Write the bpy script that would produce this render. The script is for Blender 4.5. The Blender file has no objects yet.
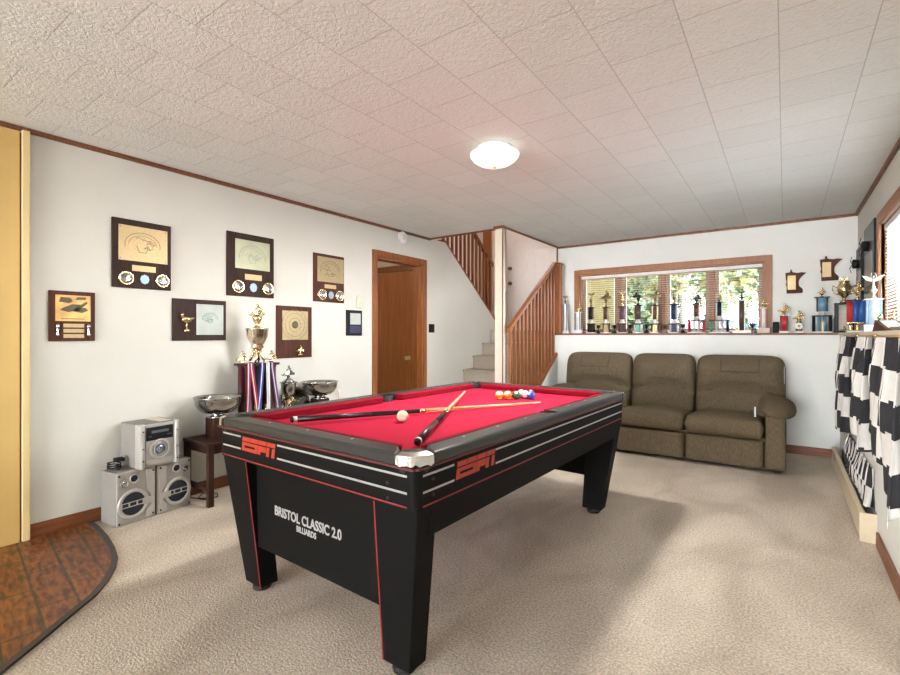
import bpy, bmesh, math, random
from mathutils import Vector, Matrix
random.seed(7)
SC = bpy.context.scene
COL = SC.collection
PI = math.pi

# ------------------------------------------------------------------ camera, sky, sun, exposure
F = 473.0; YAW = math.radians(35.3); EYE = 1.2; HOR = 335.0
cam = bpy.data.cameras.new('camera'); camo = bpy.data.objects.new('camera', cam); COL.objects.link(camo)
cam.sensor_width = 36; cam.lens = 36*F/900; cam.shift_y = -2.5/900; cam.clip_start = .05
camo.location = (0, 0, EYE); camo.rotation_euler = (PI/2, 0, YAW)
SC.camera = camo
SC.view_settings.view_transform = 'Standard'; SC.view_settings.look = 'None'
SC.view_settings.gamma = 1; SC.view_settings.use_curve_mapping = False
SC.view_settings.exposure = 0.2

SKY_LOW, SKY_HIGH = 2.2, 58.0
w = bpy.data.worlds.new('sky'); SC.world = w; w.use_nodes = True
nt = w.node_tree; bg = nt.nodes['Background']
sky_t = nt.nodes.new('ShaderNodeTexCoord'); sep = nt.nodes.new('ShaderNodeSeparateXYZ')
rmp = nt.nodes.new('ShaderNodeValToRGB')
nt.links.new(sky_t.outputs['Generated'], sep.inputs[0]); nt.links.new(sep.outputs['Z'], rmp.inputs[0])
rmp.color_ramp.elements[0].position = 0.0; rmp.color_ramp.elements[0].color = (.95, .95, .97, 1)
rmp.color_ramp.elements[1].position = 0.7; rmp.color_ramp.elements[1].color = (.62, .80, 1.0, 1)
nt.links.new(rmp.outputs[0], bg.inputs['Color']); mr = nt.nodes.new('ShaderNodeMapRange'); mr.inputs['From Min'].default_value = .15; mr.inputs['From Max'].default_value = .9
mr.inputs['To Min'].default_value = SKY_LOW; mr.inputs['To Max'].default_value = SKY_HIGH     # sky strength raised behind and right of the camera as added fill light
ng = nt.nodes.new('ShaderNodeMath'); ng.operation = 'MULTIPLY'; ng.inputs[1].default_value = -.53; nt.links.new(sep.outputs['Y'], ng.inputs[0])
mxn = nt.nodes.new('ShaderNodeMath'); mxn.operation = 'MAXIMUM'; nt.links.new(sep.outputs['X'], mxn.inputs[0]); nt.links.new(ng.outputs[0], mxn.inputs[1])
nt.links.new(mxn.outputs[0], mr.inputs['Value']); nt.links.new(mr.outputs[0], bg.inputs['Strength'])

def lamp(name, kind, energy, loc, color=(1, 1, 1), **kw):
    l = bpy.data.lights.new(name, kind); l.energy = energy; l.color = color
    for k, v in kw.items(): setattr(l, k, v)
    o = bpy.data.objects.new(name, l); COL.objects.link(o); o.location = loc
    return o
sun = lamp('sun', 'SUN', 4.5, (0, -5, 9), (1, .93, .80), angle=.02)
sun.rotation_euler = (math.radians(38), 0, math.radians(-22))
lamp('ceiling_lamp_bulb', 'AREA', 44, (-1.53, 2.66, 2.26), (1, .96, .88), shape='DISK', size=.24)
lamp('entry_fill_light', 'POINT', 28, (-3.4, 6.6, 3.9), (1, .86, .78), shadow_soft_size=.15)  # added light to brighten the stairwell, no fixture there
lamp('hall_point_light', 'POINT', 5, (-4.3, 3.7, 2.1), (1, .85, .7), shadow_soft_size=.1)  # point light in the hall, no fixture modelled

def ray(u, v): return Vector((-math.sin(YAW)*F + math.cos(YAW)*(u-450), math.cos(YAW)*F + math.sin(YAW)*(u-450), HOR-v))
def onX(u, v, X): r = ray(u, v); return Vector((0, 0, EYE)) + r*(X/r.x)
def onY(u, v, Y): r = ray(u, v); return Vector((0, 0, EYE)) + r*(Y/r.y)
def onZ(u, v, Z): r = ray(u, v); return Vector((0, 0, EYE)) + r*((Z-EYE)/r.z)

# ------------------------------------------------------------------ materials (all node based)
MATS = {}
def mat(name, col, rough=.6, metal=0.0, var=.08, scale=20, bump=0.0, bscale=None, stretch=(1, 1, 1), col2=None, lo=.35, hi=.65, emit=0, coat=0, spec=None, detail=3):
    if name in MATS: return MATS[name]
    m = bpy.data.materials.new(name); m.use_nodes = True; MATS[name] = m
    n = m.node_tree; b = n.nodes['Principled BSDF']
    tc = n.nodes.new('ShaderNodeTexCoord'); mp = n.nodes.new('ShaderNodeMapping'); mp.inputs['Scale'].default_value = stretch
    n.links.new(tc.outputs['Object'], mp.inputs[0])
    no = n.nodes.new('ShaderNodeTexNoise'); no.inputs['Scale'].default_value = scale; no.inputs['Detail'].default_value = detail
    n.links.new(mp.outputs[0], no.inputs['Vector'])
    rp = n.nodes.new('ShaderNodeValToRGB'); e = rp.color_ramp.elements
    e[0].position = lo; e[1].position = hi
    c2 = col2 if col2 else tuple(max(0, c*(1-var)) for c in col)
    e[0].color = (*c2, 1); e[1].color = (*col, 1)
    n.links.new(no.outputs['Fac'], rp.inputs[0]); n.links.new(rp.outputs[0], b.inputs['Base Color'])
    b.inputs['Roughness'].default_value = rough; b.inputs['Metallic'].default_value = metal
    if coat: b.inputs['Coat Weight'].default_value = coat; b.inputs['Coat Roughness'].default_value = .15
    if spec is not None: b.inputs['Specular IOR Level'].default_value = spec
    if emit: 
        n.links.new(rp.outputs[0], b.inputs['Emission Color']); b.inputs['Emission Strength'].default_value = emit
    if bump:
        bn = n.nodes.new('ShaderNodeTexNoise'); bn.inputs['Scale'].default_value = bscale or scale; bn.inputs['Detail'].default_value = 4
        n.links.new(mp.outputs[0], bn.inputs['Vector'])
        bp = n.nodes.new('ShaderNodeBump'); bp.inputs['Strength'].default_value = bump; bp.inputs['Distance'].default_value = .01
        n.links.new(bn.outputs['Fac'], bp.inputs['Height']); n.links.new(bp.outputs[0], b.inputs['Normal'])
    return m
def wood(name, c1, c2, stretch=(14, 14, 1.2), rough=.42, scale=3.5, spec=.35): return mat(name, c1, rough, 0, spec=spec, scale=scale, stretch=stretch, col2=c2, lo=.3, hi=.7, detail=6)

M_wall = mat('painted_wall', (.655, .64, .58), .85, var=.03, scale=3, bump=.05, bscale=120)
M_wall_lit = mat('painted_wall_lit', (.775, .785, .745), .85, var=.03, scale=3, bump=.05, bscale=120)  # same wall paint, lightened and cooled in colour for the light there
M_cream = mat('cream_paint', (.66, .58, .47), .6, var=.04)
M_tan = mat('tan_door_paint', (.60, .40, .135), .55, var=.07, scale=3)
M_tan2 = mat('tan_door_edge', (.72, .55, .28), .5, var=.05, scale=4)
M_white = mat('white_paint', (.82, .78, .75), .5, var=.03)
M_trim = wood('trim_wood', (.20, .075, .03), (.12, .04, .016))
M_oak = wood('stair_wood', (.30, .105, .03), (.17, .055, .016))
M_oakd = wood('door_wood', (.36, .125, .036), (.27, .085, .022), scale=2.5)
M_frame = wood('window_wood', (.34, .15, .06), (.25, .10, .04))
M_dark = wood('dark_stained_wood', (.045, .02, .013), (.025, .011, .008), rough=.45, spec=.12)
M_plq = wood('plaque_walnut', (.05, .026, .02), (.028, .014, .011), rough=.5, scale=5, spec=.10)
M_plq2 = wood('plaque_mahogany', (.10, .036, .022), (.055, .02, .012), rough=.5, scale=5, spec=.10)
M_gold = mat('gold_metal', (.84, .66, .36), .22, 1.0, var=.15, scale=30)
M_brass = mat('engraved_brass', (.50, .37, .19), .45, .45, var=.12, scale=60)
M_dbrass = mat('engraved_dark_brass', (.40, .31, .17), .4, .6, var=.2, scale=60)
M_silver = mat('polished_silver', (.46, .47, .45), .14, 1.0, var=.1, scale=15)
M_chrome = mat('cast_chrome', (.60, .57, .53), .24, 1.0, var=.1, scale=40)
M_black = mat('black_gloss', (.010, .010, .011), .35, var=.2, spec=.2)
M_blackm = mat('black_matte', (.016, .016, .017), .6, var=.2, spec=.15)
M_etch = mat('etched_line', (.12, .09, .05), .6)
M_cert = mat('certificate_paper', (.46, .52, .47), .55, var=.12, scale=12)
M_green = mat('green_ink', (.18, .30, .22), .6)
M_red = mat('red_lacquer', (.45, .02, .02), .35)
M_blue = mat('blue_lacquer', (.03, .10, .35), .3)
M_sky = mat('steel_blue_lacquer', (.12, .26, .40), .3)
M_navy = mat('navy_lacquer', (.016, .022, .07), .35)
M_grn = mat('green_lacquer', (.05, .28, .16), .35)
M_brown = mat('bronze_column', (.10, .055, .035), .35, .3)
M_purple = mat('plum_column', (.10, .045, .075), .35)
M_marble = mat('white_marble', (.80, .78, .76), .3, var=.25, scale=8)
M_ivory = mat('ivory_plastic', (.70, .62, .50), .5)
M_wplas = mat('white_plastic', (.80, .79, .77), .4)

# ------------------------------------------------------------------ mesh builder
class MB:
    def __init__(s): s.v = []; s.f = []; s.mi = []; s.cur = 0; s.sm = []
    def m(s, i): s.cur = i; return s
    def add(s, vs, fs, smooth=False):
        b = len(s.v); s.v += [tuple(v) for v in vs]
        for f in fs: s.f.append([b+i for i in f]); s.mi.append(s.cur); s.sm.append(smooth)
        return s
    def box(s, x0, x1, y0, y1, z0, z1, M=None):
        vs = [Vector((x, y, z)) for z in (z0, z1) for y in (y0, y1) for x in (x0, x1)]
        if M: vs = [M @ v for v in vs]
        return s.add(vs, [(0, 2, 3, 1), (4, 5, 7, 6), (0, 1, 5, 4), (2, 6, 7, 3), (0, 4, 6, 2), (1, 3, 7, 5)])
    def hexa(s, lo, hi):      # two quads of four points
        return s.add(list(lo)+list(hi), [(3, 2, 1, 0), (4, 5, 6, 7)]+[(i, (i+1) % 4, 4+(i+1) % 4, 4+i) for i in range(4)])
    def prism(s, pts, axis, a, b, M=None):     # polygon pts in the two remaining axes, extruded a..b
        def P(p, h):
            q = {'x': (h, p[0], p[1]), 'y': (p[0], h, p[1]), 'z': (p[0], p[1], h)}[axis]
            return M @ Vector(q) if M else Vector(q)
        n = len(pts); vs = [P(p, a) for p in pts]+[P(p, b) for p in pts]
        return s.add(vs, [tuple(range(n))[::-1], tuple(range(n, 2*n))]+[(i, (i+1) % n, n+(i+1) % n, n+i) for i in range(n)])
    def lathe(s, prof, c=(0, 0, 0), n=20, M=None, squash=1):
        vs = []; fs = []; c = Vector(c)
        for r, z in prof:
            for k in range(n):
                a = 2*PI*k/n; p = Vector((r*math.cos(a), r*math.sin(a)*squash, z))
                vs.append(c+(M @ p if M else p))
        for j in range(len(prof)-1):
            for k in range(n): fs.append((j*n+k, j*n+(k+1) % n, (j+1)*n+(k+1) % n, (j+1)*n+k))
        if prof[0][0] > 1e-5: fs.append(tuple(range(n))[::-1])
        if prof[-1][0] > 1e-5: fs.append(tuple((len(prof)-1)*n+k for k in range(n)))
        return s.add(vs, fs, True)
    def cyl(s, p, q, r, r2=None, n=14):
        p = Vector(p); q = Vector(q); d = q-p; L = d.length
        M = d.to_track_quat('Z', 'Y').to_matrix()
        return s.lathe([(r, 0), (r if r2 is None else r2, L)], p, n, M)
    def tube(s, pts, r, n=8, closed=False):
        pts = [Vector(p) for p in pts]; N = len(pts); vs = []; fs = []
        up = Vector((0, 0, 1))
        for i, p in enumerate(pts):
            t = (pts[(i+1) % N if closed else min(i+1, N-1)]-pts[(i-1) % N if closed else max(i-1, 0)]).normalized()
            a = t.cross(up)
            if a.length < .05: a = t.cross(Vector((1, 0, 0)))
            a.normalize(); b = a.cross(t)
            rr = r[i] if isinstance(r, (list, tuple)) else r
            for k in range(n): vs.append(p+a*rr*math.cos(2*PI*k/n)+b*rr*math.sin(2*PI*k/n))
        for i in range(N if closed else N-1):
            for k in range(n): fs.append((i*n+k, i*n+(k+1) % n, ((i+1) % N)*n+(k+1) % n, ((i+1) % N)*n+k))
        if not closed: fs += [tuple(range(n)), tuple((N-1)*n+k for k in range(n))[::-1]]
        return s.add(vs, fs, True)
    def ball(s, c, r, n=12, sc=(1, 1, 1), M=None):
        pr = []; c = Vector(c); vs = []; fs = []
        for j in range(n+1):
            th = PI*j/n
            for k in range(2*n):
                a = PI*k/n; p = Vector((r*math.sin(th)*math.cos(a)*sc[0], r*math.sin(th)*math.sin(a)*sc[1], -r*math.cos(th)*sc[2]))
                vs.append(c+(M @ p if M else p))
        for j in range(n):
            for k in range(2*n): fs.append((j*2*n+k, j*2*n+(k+1) % (2*n), (j+1)*2*n+(k+1) % (2*n), (j+1)*2*n+k))
        return s.add(vs, fs, True)
    def pillow(s, w, h, d, M, n=16, corner=6, edge=.55, back=0.0, fun=None):
        # cushion: local x width, local y height, local z = puffed front (0..d); flat back at -back
        vs = []; fs = []
        for side in (0, 1):
            for j in range(n+1):
                for i in range(n+1):
                    a = -1+2*i/n; b = -1+2*j/n
                    a = math.copysign(abs(a)**.75, a); b = math.copysign(abs(b)**.75, b)
                    m = max(abs(a), abs(b)); k = 1
                    if m > 1e-6: k = 1/((abs(a)/m)**corner+(abs(b)/m)**corner)**(1/corner)
                    z = d*(max(0, 1-m**4))**edge
                    if fun: z += fun(a, b)*(max(0, 1-m**8))**.5
                    if side: z = -back*(max(0, 1-m**8))**.3
                    vs.append(M @ Vector((a*k*w/2, b*k*h/2, z)))
        N = n+1; o = N*N
        for j in range(n):
            for i in range(n):
                q = (j*N+i, j*N+i+1, (j+1)*N+i+1, (j+1)*N+i)
                fs.append(q); fs.append(tuple(o+x for x in q[::-1]))
        return s.add(vs, fs, True)
    def build(s, name, mats, parent=None, bevel=0, subsurf=0, origin=None, weld=True):
        me = bpy.data.meshes.new(name); mats = mats if isinstance(mats, (list, tuple)) else [mats]
        inv = None
        if parent is not None and parent.get('_w'): inv = Matrix(parent['_wm']).inverted()
        vs = s.v
        me.from_pydata(vs, [], s.f)
        for m_ in mats: me.materials.append(m_)
        me.polygons.foreach_set('material_index', s.mi); me.polygons.foreach_set('use_smooth', s.sm)
        bm = bmesh.new(); bm.from_mesh(me)
        if weld: bmesh.ops.remove_doubles(bm, verts=bm.verts, dist=1e-5)
        bmesh.ops.recalc_face_normals(bm, faces=bm.faces); bm.to_mesh(me); bm.free()
        o = bpy.data.objects.new(name, me); COL.objects.link(o)
        if origin is not None:
            o.location = origin; me.transform(Matrix.Translation(-Vector(origin)))
        if parent: o.parent = parent
        if bevel:
            b = o.modifiers.new('bevel', 'BEVEL'); b.width = bevel; b.segments = 2; b.limit_method = 'ANGLE'; b.angle_limit = .6
        if subsurf:
            b = o.modifiers.new('sub', 'SUBSURF'); b.levels = subsurf; b.render_levels = subsurf
        return o

def tag(o, label, cat, group=None, kind=None):
    o['label'] = label; o['category'] = cat
    if group: o['group'] = group
    if kind: o['kind'] = kind
    return o
def thing(name, label, cat, loc=(0, 0, 0), rz=0, group=None):
    o = bpy.data.objects.new(name, None); COL.objects.link(o); o.empty_display_size = .1
    o.location = loc; o.rotation_euler = (0, 0, rz)
    return tag(o, label, cat, group)
def struct(name, mb, m, bevel=0, parent=None):
    o = mb.build(name, m, parent, bevel)
    if parent is None: o['kind'] = 'structure'
    return o
def sempty(name, loc=(0, 0, 0)):
    o = bpy.data.objects.new(name, None); COL.objects.link(o); o.location = loc; o['kind'] = 'structure'; return o
def text_mesh(txt, size, extrude=.0006):
    c = bpy.data.curves.new('t', 'FONT'); c.body = txt; c.size = size; c.align_x = 'CENTER'; c.align_y = 'CENTER'; c.extrude = extrude
    c.offset = size*.022
    o = bpy.data.objects.new('t', c); COL.objects.link(o)
    me = bpy.data.meshes.new_from_object(o.evaluated_get(bpy.context.evaluated_depsgraph_get()))
    bpy.data.objects.remove(o); bpy.data.curves.remove(c); return me

# ================================================================== THE ROOM
XL, XR, XRU = -3.63, .434, .592
YB, YBU = 5.92, 6.18
CZ = 2.41; LZ = 1.2; YR = -7.5

# --- floor
def carpet_mat():
    m = bpy.data.materials.new('beige_carpet'); m.use_nodes = True; n = m.node_tree; b = n.nodes['Principled BSDF']
    tc = n.nodes.new('ShaderNodeTexCoord')
    def noise(sc, det, st=(1, 1, 1), dist=0):
        mp = n.nodes.new('ShaderNodeMapping'); mp.inputs['Scale'].default_value = st; n.links.new(tc.outputs['Object'], mp.inputs[0])
        x = n.nodes.new('ShaderNodeTexNoise'); x.inputs['Scale'].default_value = sc; x.inputs['Detail'].default_value = det; x.inputs['Distortion'].default_value = dist
        n.links.new(mp.outputs[0], x.inputs[0]); return x
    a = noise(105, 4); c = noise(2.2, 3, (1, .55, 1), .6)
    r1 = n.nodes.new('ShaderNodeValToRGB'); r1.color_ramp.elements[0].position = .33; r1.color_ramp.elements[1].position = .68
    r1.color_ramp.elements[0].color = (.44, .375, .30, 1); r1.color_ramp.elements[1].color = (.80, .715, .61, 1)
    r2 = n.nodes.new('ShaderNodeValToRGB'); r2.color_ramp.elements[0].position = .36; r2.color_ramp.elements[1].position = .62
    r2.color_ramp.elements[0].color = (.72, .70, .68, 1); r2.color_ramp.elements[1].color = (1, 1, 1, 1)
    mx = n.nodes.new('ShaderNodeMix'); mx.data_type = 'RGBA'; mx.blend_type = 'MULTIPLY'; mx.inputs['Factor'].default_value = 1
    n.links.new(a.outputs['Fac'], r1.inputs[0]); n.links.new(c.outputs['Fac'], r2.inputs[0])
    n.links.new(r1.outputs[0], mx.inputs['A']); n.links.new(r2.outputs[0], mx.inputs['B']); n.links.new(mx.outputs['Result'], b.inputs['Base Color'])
    b.inputs['Roughness'].default_value = 1; b.inputs['Specular IOR Level'].default_value = .1
    bp = n.nodes.new('ShaderNodeBump'); bp.inputs['Strength'].default_value = .6; bp.inputs['Distance'].default_value = .008
    bn = noise(110, 3); n.links.new(bn.outputs['Fac'], bp.inputs['Height']); n.links.new(bp.outputs[0], b.inputs['Normal'])
    return m
M_carpet = carpet_mat()
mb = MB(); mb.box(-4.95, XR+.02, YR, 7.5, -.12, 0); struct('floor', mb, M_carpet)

def brick_mat(name, c1, c2, mortar, bw, rh, msize, swap=False, rot=0, off=(0, 0), noise_mix=None, bump=.3, rough=.5, stipple=0, msm=.1):
    m = bpy.data.materials.new(name); m.use_nodes = True; n = m.node_tree; b = n.nodes['Principled BSDF']
    tc = n.nodes.new('ShaderNodeTexCoord'); mp = n.nodes.new('ShaderNodeMapping')
    mp.inputs['Rotation'].default_value = (0, 0, rot); mp.inputs['Location'].default_value = (off[0], off[1], 0)
    n.links.new(tc.outputs['Object'], mp.inputs[0])
    vec = mp.outputs[0]
    if swap:
        sx = n.nodes.new('ShaderNodeSeparateXYZ'); cx = n.nodes.new('ShaderNodeCombineXYZ')
        n.links.new(vec, sx.inputs[0]); n.links.new(sx.outputs['Y'], cx.inputs['X']); n.links.new(sx.outputs['X'], cx.inputs['Y']); vec = cx.outputs[0]
    br = n.nodes.new('ShaderNodeTexBrick'); br.offset = .5; br.inputs['Scale'].default_value = 1
    br.inputs['Brick Width'].default_value = bw; br.inputs['Row Height'].default_value = rh
    br.inputs['Mortar Size'].default_value = msize; br.inputs['Mortar Smooth'].default_value = msm
    br.inputs['Color1'].default_value = (*c1, 1); br.inputs['Color2'].default_value = (*c2, 1); br.inputs['Mortar'].default_value = (*mortar, 1)
    n.links.new(vec, br.inputs['Vector'])
    out = br.outputs['Color']
    if noise_mix:
        sc, st, ca, cb, lo, hi = noise_mix
        m2 = n.nodes.new('ShaderNodeMapping'); m2.inputs['Scale'].default_value = st; n.links.new(vec, m2.inputs[0])
        no = n.nodes.new('ShaderNodeTexNoise'); no.inputs['Scale'].default_value = sc; no.inputs['Detail'].default_value = 7; no.inputs['Distortion'].default_value = .35
        n.links.new(m2.outputs[0], no.inputs[0])
        rp = n.nodes.new('ShaderNodeValToRGB'); rp.color_ramp.elements[0].position = lo; rp.color_ramp.elements[1].position = hi
        rp.color_ramp.elements[0].color = (*ca, 1); rp.color_ramp.elements[1].color = (*cb, 1)
        n.links.new(no.outputs['Fac'], rp.inputs[0])
        mx = n.nodes.new('ShaderNodeMix'); mx.data_type = 'RGBA'; mx.blend_type = 'MULTIPLY'; mx.inputs['Factor'].default_value = 1
        n.links.new(out, mx.inputs['A']); n.links.new(rp.outputs[0], mx.inputs['B']); out = mx.outputs['Result']
    n.links.new(out, b.inputs['Base Color']); b.inputs['Roughness'].default_value = rough
    bp = n.nodes.new('ShaderNodeBump'); bp.invert = True; bp.inputs['Strength'].default_value = bump; bp.inputs['Distance'].default_value = .004
    n.links.new(br.outputs['Fac'], bp.inputs['Height']); last = bp
    if stipple:
        no = n.nodes.new('ShaderNodeTexNoise'); no.inputs['Scale'].default_value = 48; no.inputs['Detail'].default_value = 3; no.inputs['Distortion'].default_value = 1.0
        n.links.new(tc.outputs['Object'], no.inputs[0])
        b2 = n.nodes.new('ShaderNodeBump'); b2.inputs['Strength'].default_value = stipple; b2.inputs['Distance'].default_value = .01
        n.links.new(no.outputs['Fac'], b2.inputs['Height']); n.links.new(bp.outputs[0], b2.inputs['Normal']); last = b2
    n.links.new(last.outputs[0], b.inputs['Normal'])
    return m
# tile patch with a curved border strip
curve_px = [(84, 521), (95, 529), (104, 539), (110, 550), (113, 560), (111, 569), (104, 582), (92, 596), (70, 614), (40, 639), (0, 671), (-60, 722)]
cv = [onZ(u, v, 0.0) for u, v in curve_px]
tile_poly = [(p.x, p.y) for p in cv]+[(cv[-1].x, -1.2), (XL, -1.2)]
M_tile = brick_mat('glazed_brick_tile', (.20, .078, .025), (.13, .05, .02), (.045, .035, .025), .42, .135, .006, rot=math.radians(8), noise_mix=(4, (3.0, 11, 1), (.34, .24, .22), (1.7, 1.45, .9), .36, .64), rough=.35)
mb = MB(); mb.prism(tile_poly, 'z', 0.0005, .006); struct('floor_tiled_patch', mb, M_tile)
M_edge = mat('dark_edge_strip', (.06, .05, .045), .6)
mb = MB()
L = []; R = []
for i, p in enumerate(cv):
    t = (cv[min(i+1, len(cv)-1)]-cv[max(i-1, 0)]).normalized(); nrm = Vector((-t.y, t.x, 0))
    L.append(p+nrm*.022); R.append(p-nrm*.006)
for i in range(len(cv)-1):
    q = [L[i], L[i+1], R[i+1], R[i]]
    mb.hexa([x+Vector((0, 0, .0008)) for x in q], [x+Vector((0, 0, .012)) for x in q])
struct('trim_1', mb, M_edge)

# --- ceiling: stippled running-bond tiles, with the stairwell opening
M_ceil = brick_mat('stippled_ceiling_tile', (.70, .715, .69), (.74, .755, .73), (.49, .50, .48), .306, .31, .0022, swap=True, off=(.02, .138), bump=.35, rough=.9, stipple=.55)
mb = MB()
SX, SY = -2.55, 4.69
mb.box(-4.95, .9, YR, SY, CZ, CZ+.22); mb.box(SX, .9, SY, YBU+.15, CZ, CZ+.22)
struct('ceiling', mb, M_ceil)

# --- left wall
dY0, dY1, dZ = 3.74, 4.54, 2.055
mb = MB()
mb.box(XL-.12, XL, YR, dY0, 0, CZ); mb.box(XL-.12, XL, dY0, dY1, dZ, CZ)
mb.prism([(dY1, 0), (5.03, 0), (6.36, 0), (6.36, 1.40), (5.03, CZ), (dY1, CZ)], 'x', XL-.12, XL)
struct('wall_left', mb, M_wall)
# tan sliding panel at the far left
d1 = sempty('door_1', (XL+.015, .2, 0))
mb = MB(); mb.box(-.014, .018, -1.3, .592, .006, 2.375); struct('panel', mb, M_tan, .002, d1)
mb = MB(); mb.box(-.014, .030, .600, .636, .006, 2.385); struct('edge_stile', mb, M_tan2, .004, d1)
mb = MB(); mb.box(-.014, .010, .592, .600, .006, 2.37); struct('shadow_gap', mb, M_trim, 0, d1)

# --- door_2: doorway into the hall, wood casing
d2 = sempty('door_2', (XL, 4.14, 0))
mb = MB(); W = .07
for x0, x1 in ((0.0, .018),):
    mb.box(x0, x1, dY0-W-4.14, dY0-4.14, 0, dZ+W); mb.box(x0, x1, dY1-4.14, dY1+W-4.14, 0, dZ+W); mb.box(x0, x1, dY0-4.14, dY1-4.14, dZ, dZ+W)
struct('casing', mb, M_oak, .003, d2)
mb = MB(); mb.box(-.121, 0, dY0-4.14, dY0+.018-4.14, 0, dZ); mb.box(-.121, 0, dY1-.018-4.14, dY1-4.14, 0, dZ); mb.box(-.121, 0, dY0+.018-4.14, dY1-.018-4.14, dZ-.018, dZ)
mb.box(-.075, -.06, dY1-.03-4.14, dY1-.018-4.14, 0, dZ-.018)
struct('jamb', mb, M_oak, 0, d2)
# hall behind it with its own door
mb = MB(); mb.box(-4.95, XL-.12, 4.60, 4.66, 0, CZ); struct('wall_hall_end', mb, M_cream)
mb = MB(); mb.box(-5.0, -4.95, 2.9, 4.66, 0, CZ); mb.box(-4.95, XL-.12, 2.84, 2.9, 0, CZ); struct('wall_hall_side', mb, M_cream)
d3 = sempty('door_3', (-4.15, 4.60, 0))
mb = MB(); mb.box(-.36, .36, -.016, -.001, .01, 2.01); struct('slab', mb, M_oakd, .002, d3)
mb = MB(); mb.box(-.44, -.365, -.022, -.001, 0, 2.09); mb.box(.365, .388, -.022, -.001, 0, 2.09); mb.box(-.365, .365, -.022, -.001, 2.015, 2.09); struct('casing', mb, M_oak, .003, d3)
mb = MB(); My = Matrix.Rotation(PI/2, 3, 'X'); mb.lathe([(.028, 0), (.028, .006), (.011, .01), (.011, .035), (.024, .045), (.027, .058), (.02, .068), (0, .07)], (.27, -.016, .91), 16, My); struct('knob', mb, M_brass, 0, d3)

# --- back wall, ledge, upper wall with window opening
wx0, wx1, wz1 = -2.25, -.175, 2.0
mb = MB(); mb.box(-2.53, XR+.3, YB, YBU+.15, 0, LZ); struct('wall_back', mb, M_wall_lit)
mb = MB()
mb.box(-2.55, wx0, YBU, YBU+.15, LZ, CZ+.22); mb.box(wx1, XRU+.15, YBU, YBU+.15, LZ, CZ); mb.box(wx0, wx1, YBU, YBU+.15, wz1, CZ)
struct('wall_back_upper', mb, M_wall_lit)
mb = MB(); mb.box(-2.535, XRU, YB-.014, YBU, LZ, LZ+.022); struct('trim_2', mb, M_trim, .002)
# --- right wall
mb = MB(); mb.box(XR, XRU+.15, YR, YB, 0, LZ); struct('wall_right', mb, M_wall_lit)
rw0, rw1, rz1 = 2.9, 4.79, 2.04
mb = MB()
mb.box(XRU, XRU+.15, YR, rw0, LZ, CZ); mb.box(XRU, XRU+.15, rw1, YBU, LZ, CZ); mb.box(XRU, XRU+.15, rw0, rw1, rz1, CZ)
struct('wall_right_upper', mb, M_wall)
mb = MB(); mb.box(XR-.014, XRU, YR, YB-.0141, LZ, LZ+.022); struct('trim_3', mb, M_cream, .002)
# --- crown trims
mb = MB(); mb.box(XL, XL+.022, YR, SY, CZ-.028, CZ); struct('trim_4', mb, M_trim, .003)
mb = MB(); mb.box(SX, XRU-.022, YBU-.022, YBU, CZ-.026, CZ); struct('trim_5', mb, M_trim, .003)
mb = MB(); mb.box(XRU-.022, XRU, YR, YBU-.022, CZ-.03, CZ); struct('trim_6', mb, M_trim, .003)
mb = MB(); mb.box(XL, SX+.012, SY-.012, SY+.012, CZ-.018, CZ+.22); struct('trim_7', mb, M_trim, .002)
mb = MB(); mb.box(SX-.012, SX+.012, SY+.0121, YBU-.0221, CZ-.018, CZ+.22); struct('trim_8', mb, M_trim, .002)
mb = MB(); mb.box(-2.562, -2.5505, YBU-.008, YBU+.02, LZ+.03, CZ); struct('trim_9', mb, M_trim)
# --- baseboards
def base(name, pieces):
    mb = MB()
    for p in pieces: mb.box(*p, 0, .085)
    struct(name, mb, M_base, .003)
M_base = wood('baseboard_wood', (.24, .085, .036), (.15, .05, .02), stretch=(1.2, 1.2, 14))
base('baseboard_left', [(XL, XL+.014, .84, dY0-.072), (XL, XL+.014, dY1+.072, 4.66)])
base('baseboard_back', [(-2.44, XR-.015, YB-.014, YB)])
base('baseboard_right', [(XR-.014, XR, YR, 3.58), (XR-.014, XR, 5.62, YB-.015)])

# --- stairwell
M_stair = mat('stair_carpet', (.42, .355, .28), 1, var=.35, scale=120, bump=.5, bscale=120, spec=.1)
t = thing('staircase', 'beige carpeted flight of stairs rising behind the cream post', 'stairs', (-3.09, 4.68, 0))
RISE, RUN = .1814, .252
mb = MB()
for k in range(1, 7):
    y = 4.68+RUN*(k-1)-4.68
    mb.box(-.535, .44, y, y+RUN if k < 6 else 1.68, (k-1)*RISE if k > 1 else .001, k*RISE-.03)
    mb.box(-.535, .44, y-.018, y+RUN if k < 6 else 1.68, k*RISE-.03, k*RISE)
mb.build('lower_flight', M_stair, t, .008)
mb = MB(); mb.box(-.535, .44, 1.512-.018, 1.685, 1.10, 1.27); mb.build('top_step', M_stair, t)
mb = MB(); mb.box(-4.79, -2.65, 6.37, 7.455, 1.10, 1.27); struct('floor_landing', mb, M_stair)
t = thing('staircase', 'upper carpeted flight of stairs behind the sloping balusters', 'stairs', (-3.09, 4.68, 0))
mb = MB()
for j in range(1, 6):
    y = 1.42-.25*j
    mb.box(-1.7, -.67, y, y+.27, 1.27+RISE*(j-1)-.05, 1.27+RISE*j)
mb.build('steps', M_stair, t)
M_pink = mat('stairwell_wall', (.80, .72, .68), .8, var=.03)
mb = MB(); mb.box(-4.85, -2.552, 7.46, 7.56, 0, 5); struct('wall_entry', mb, M_pink)
mb = MB(); mb.box(-2.62, -2.552, YBU+.16, 7.46, 0, 5); mb.box(SX+.02, SX+.1, SY, YBU+.15, CZ+.23, 5); struct('wall_stairwell_right', mb, M_pink)
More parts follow.
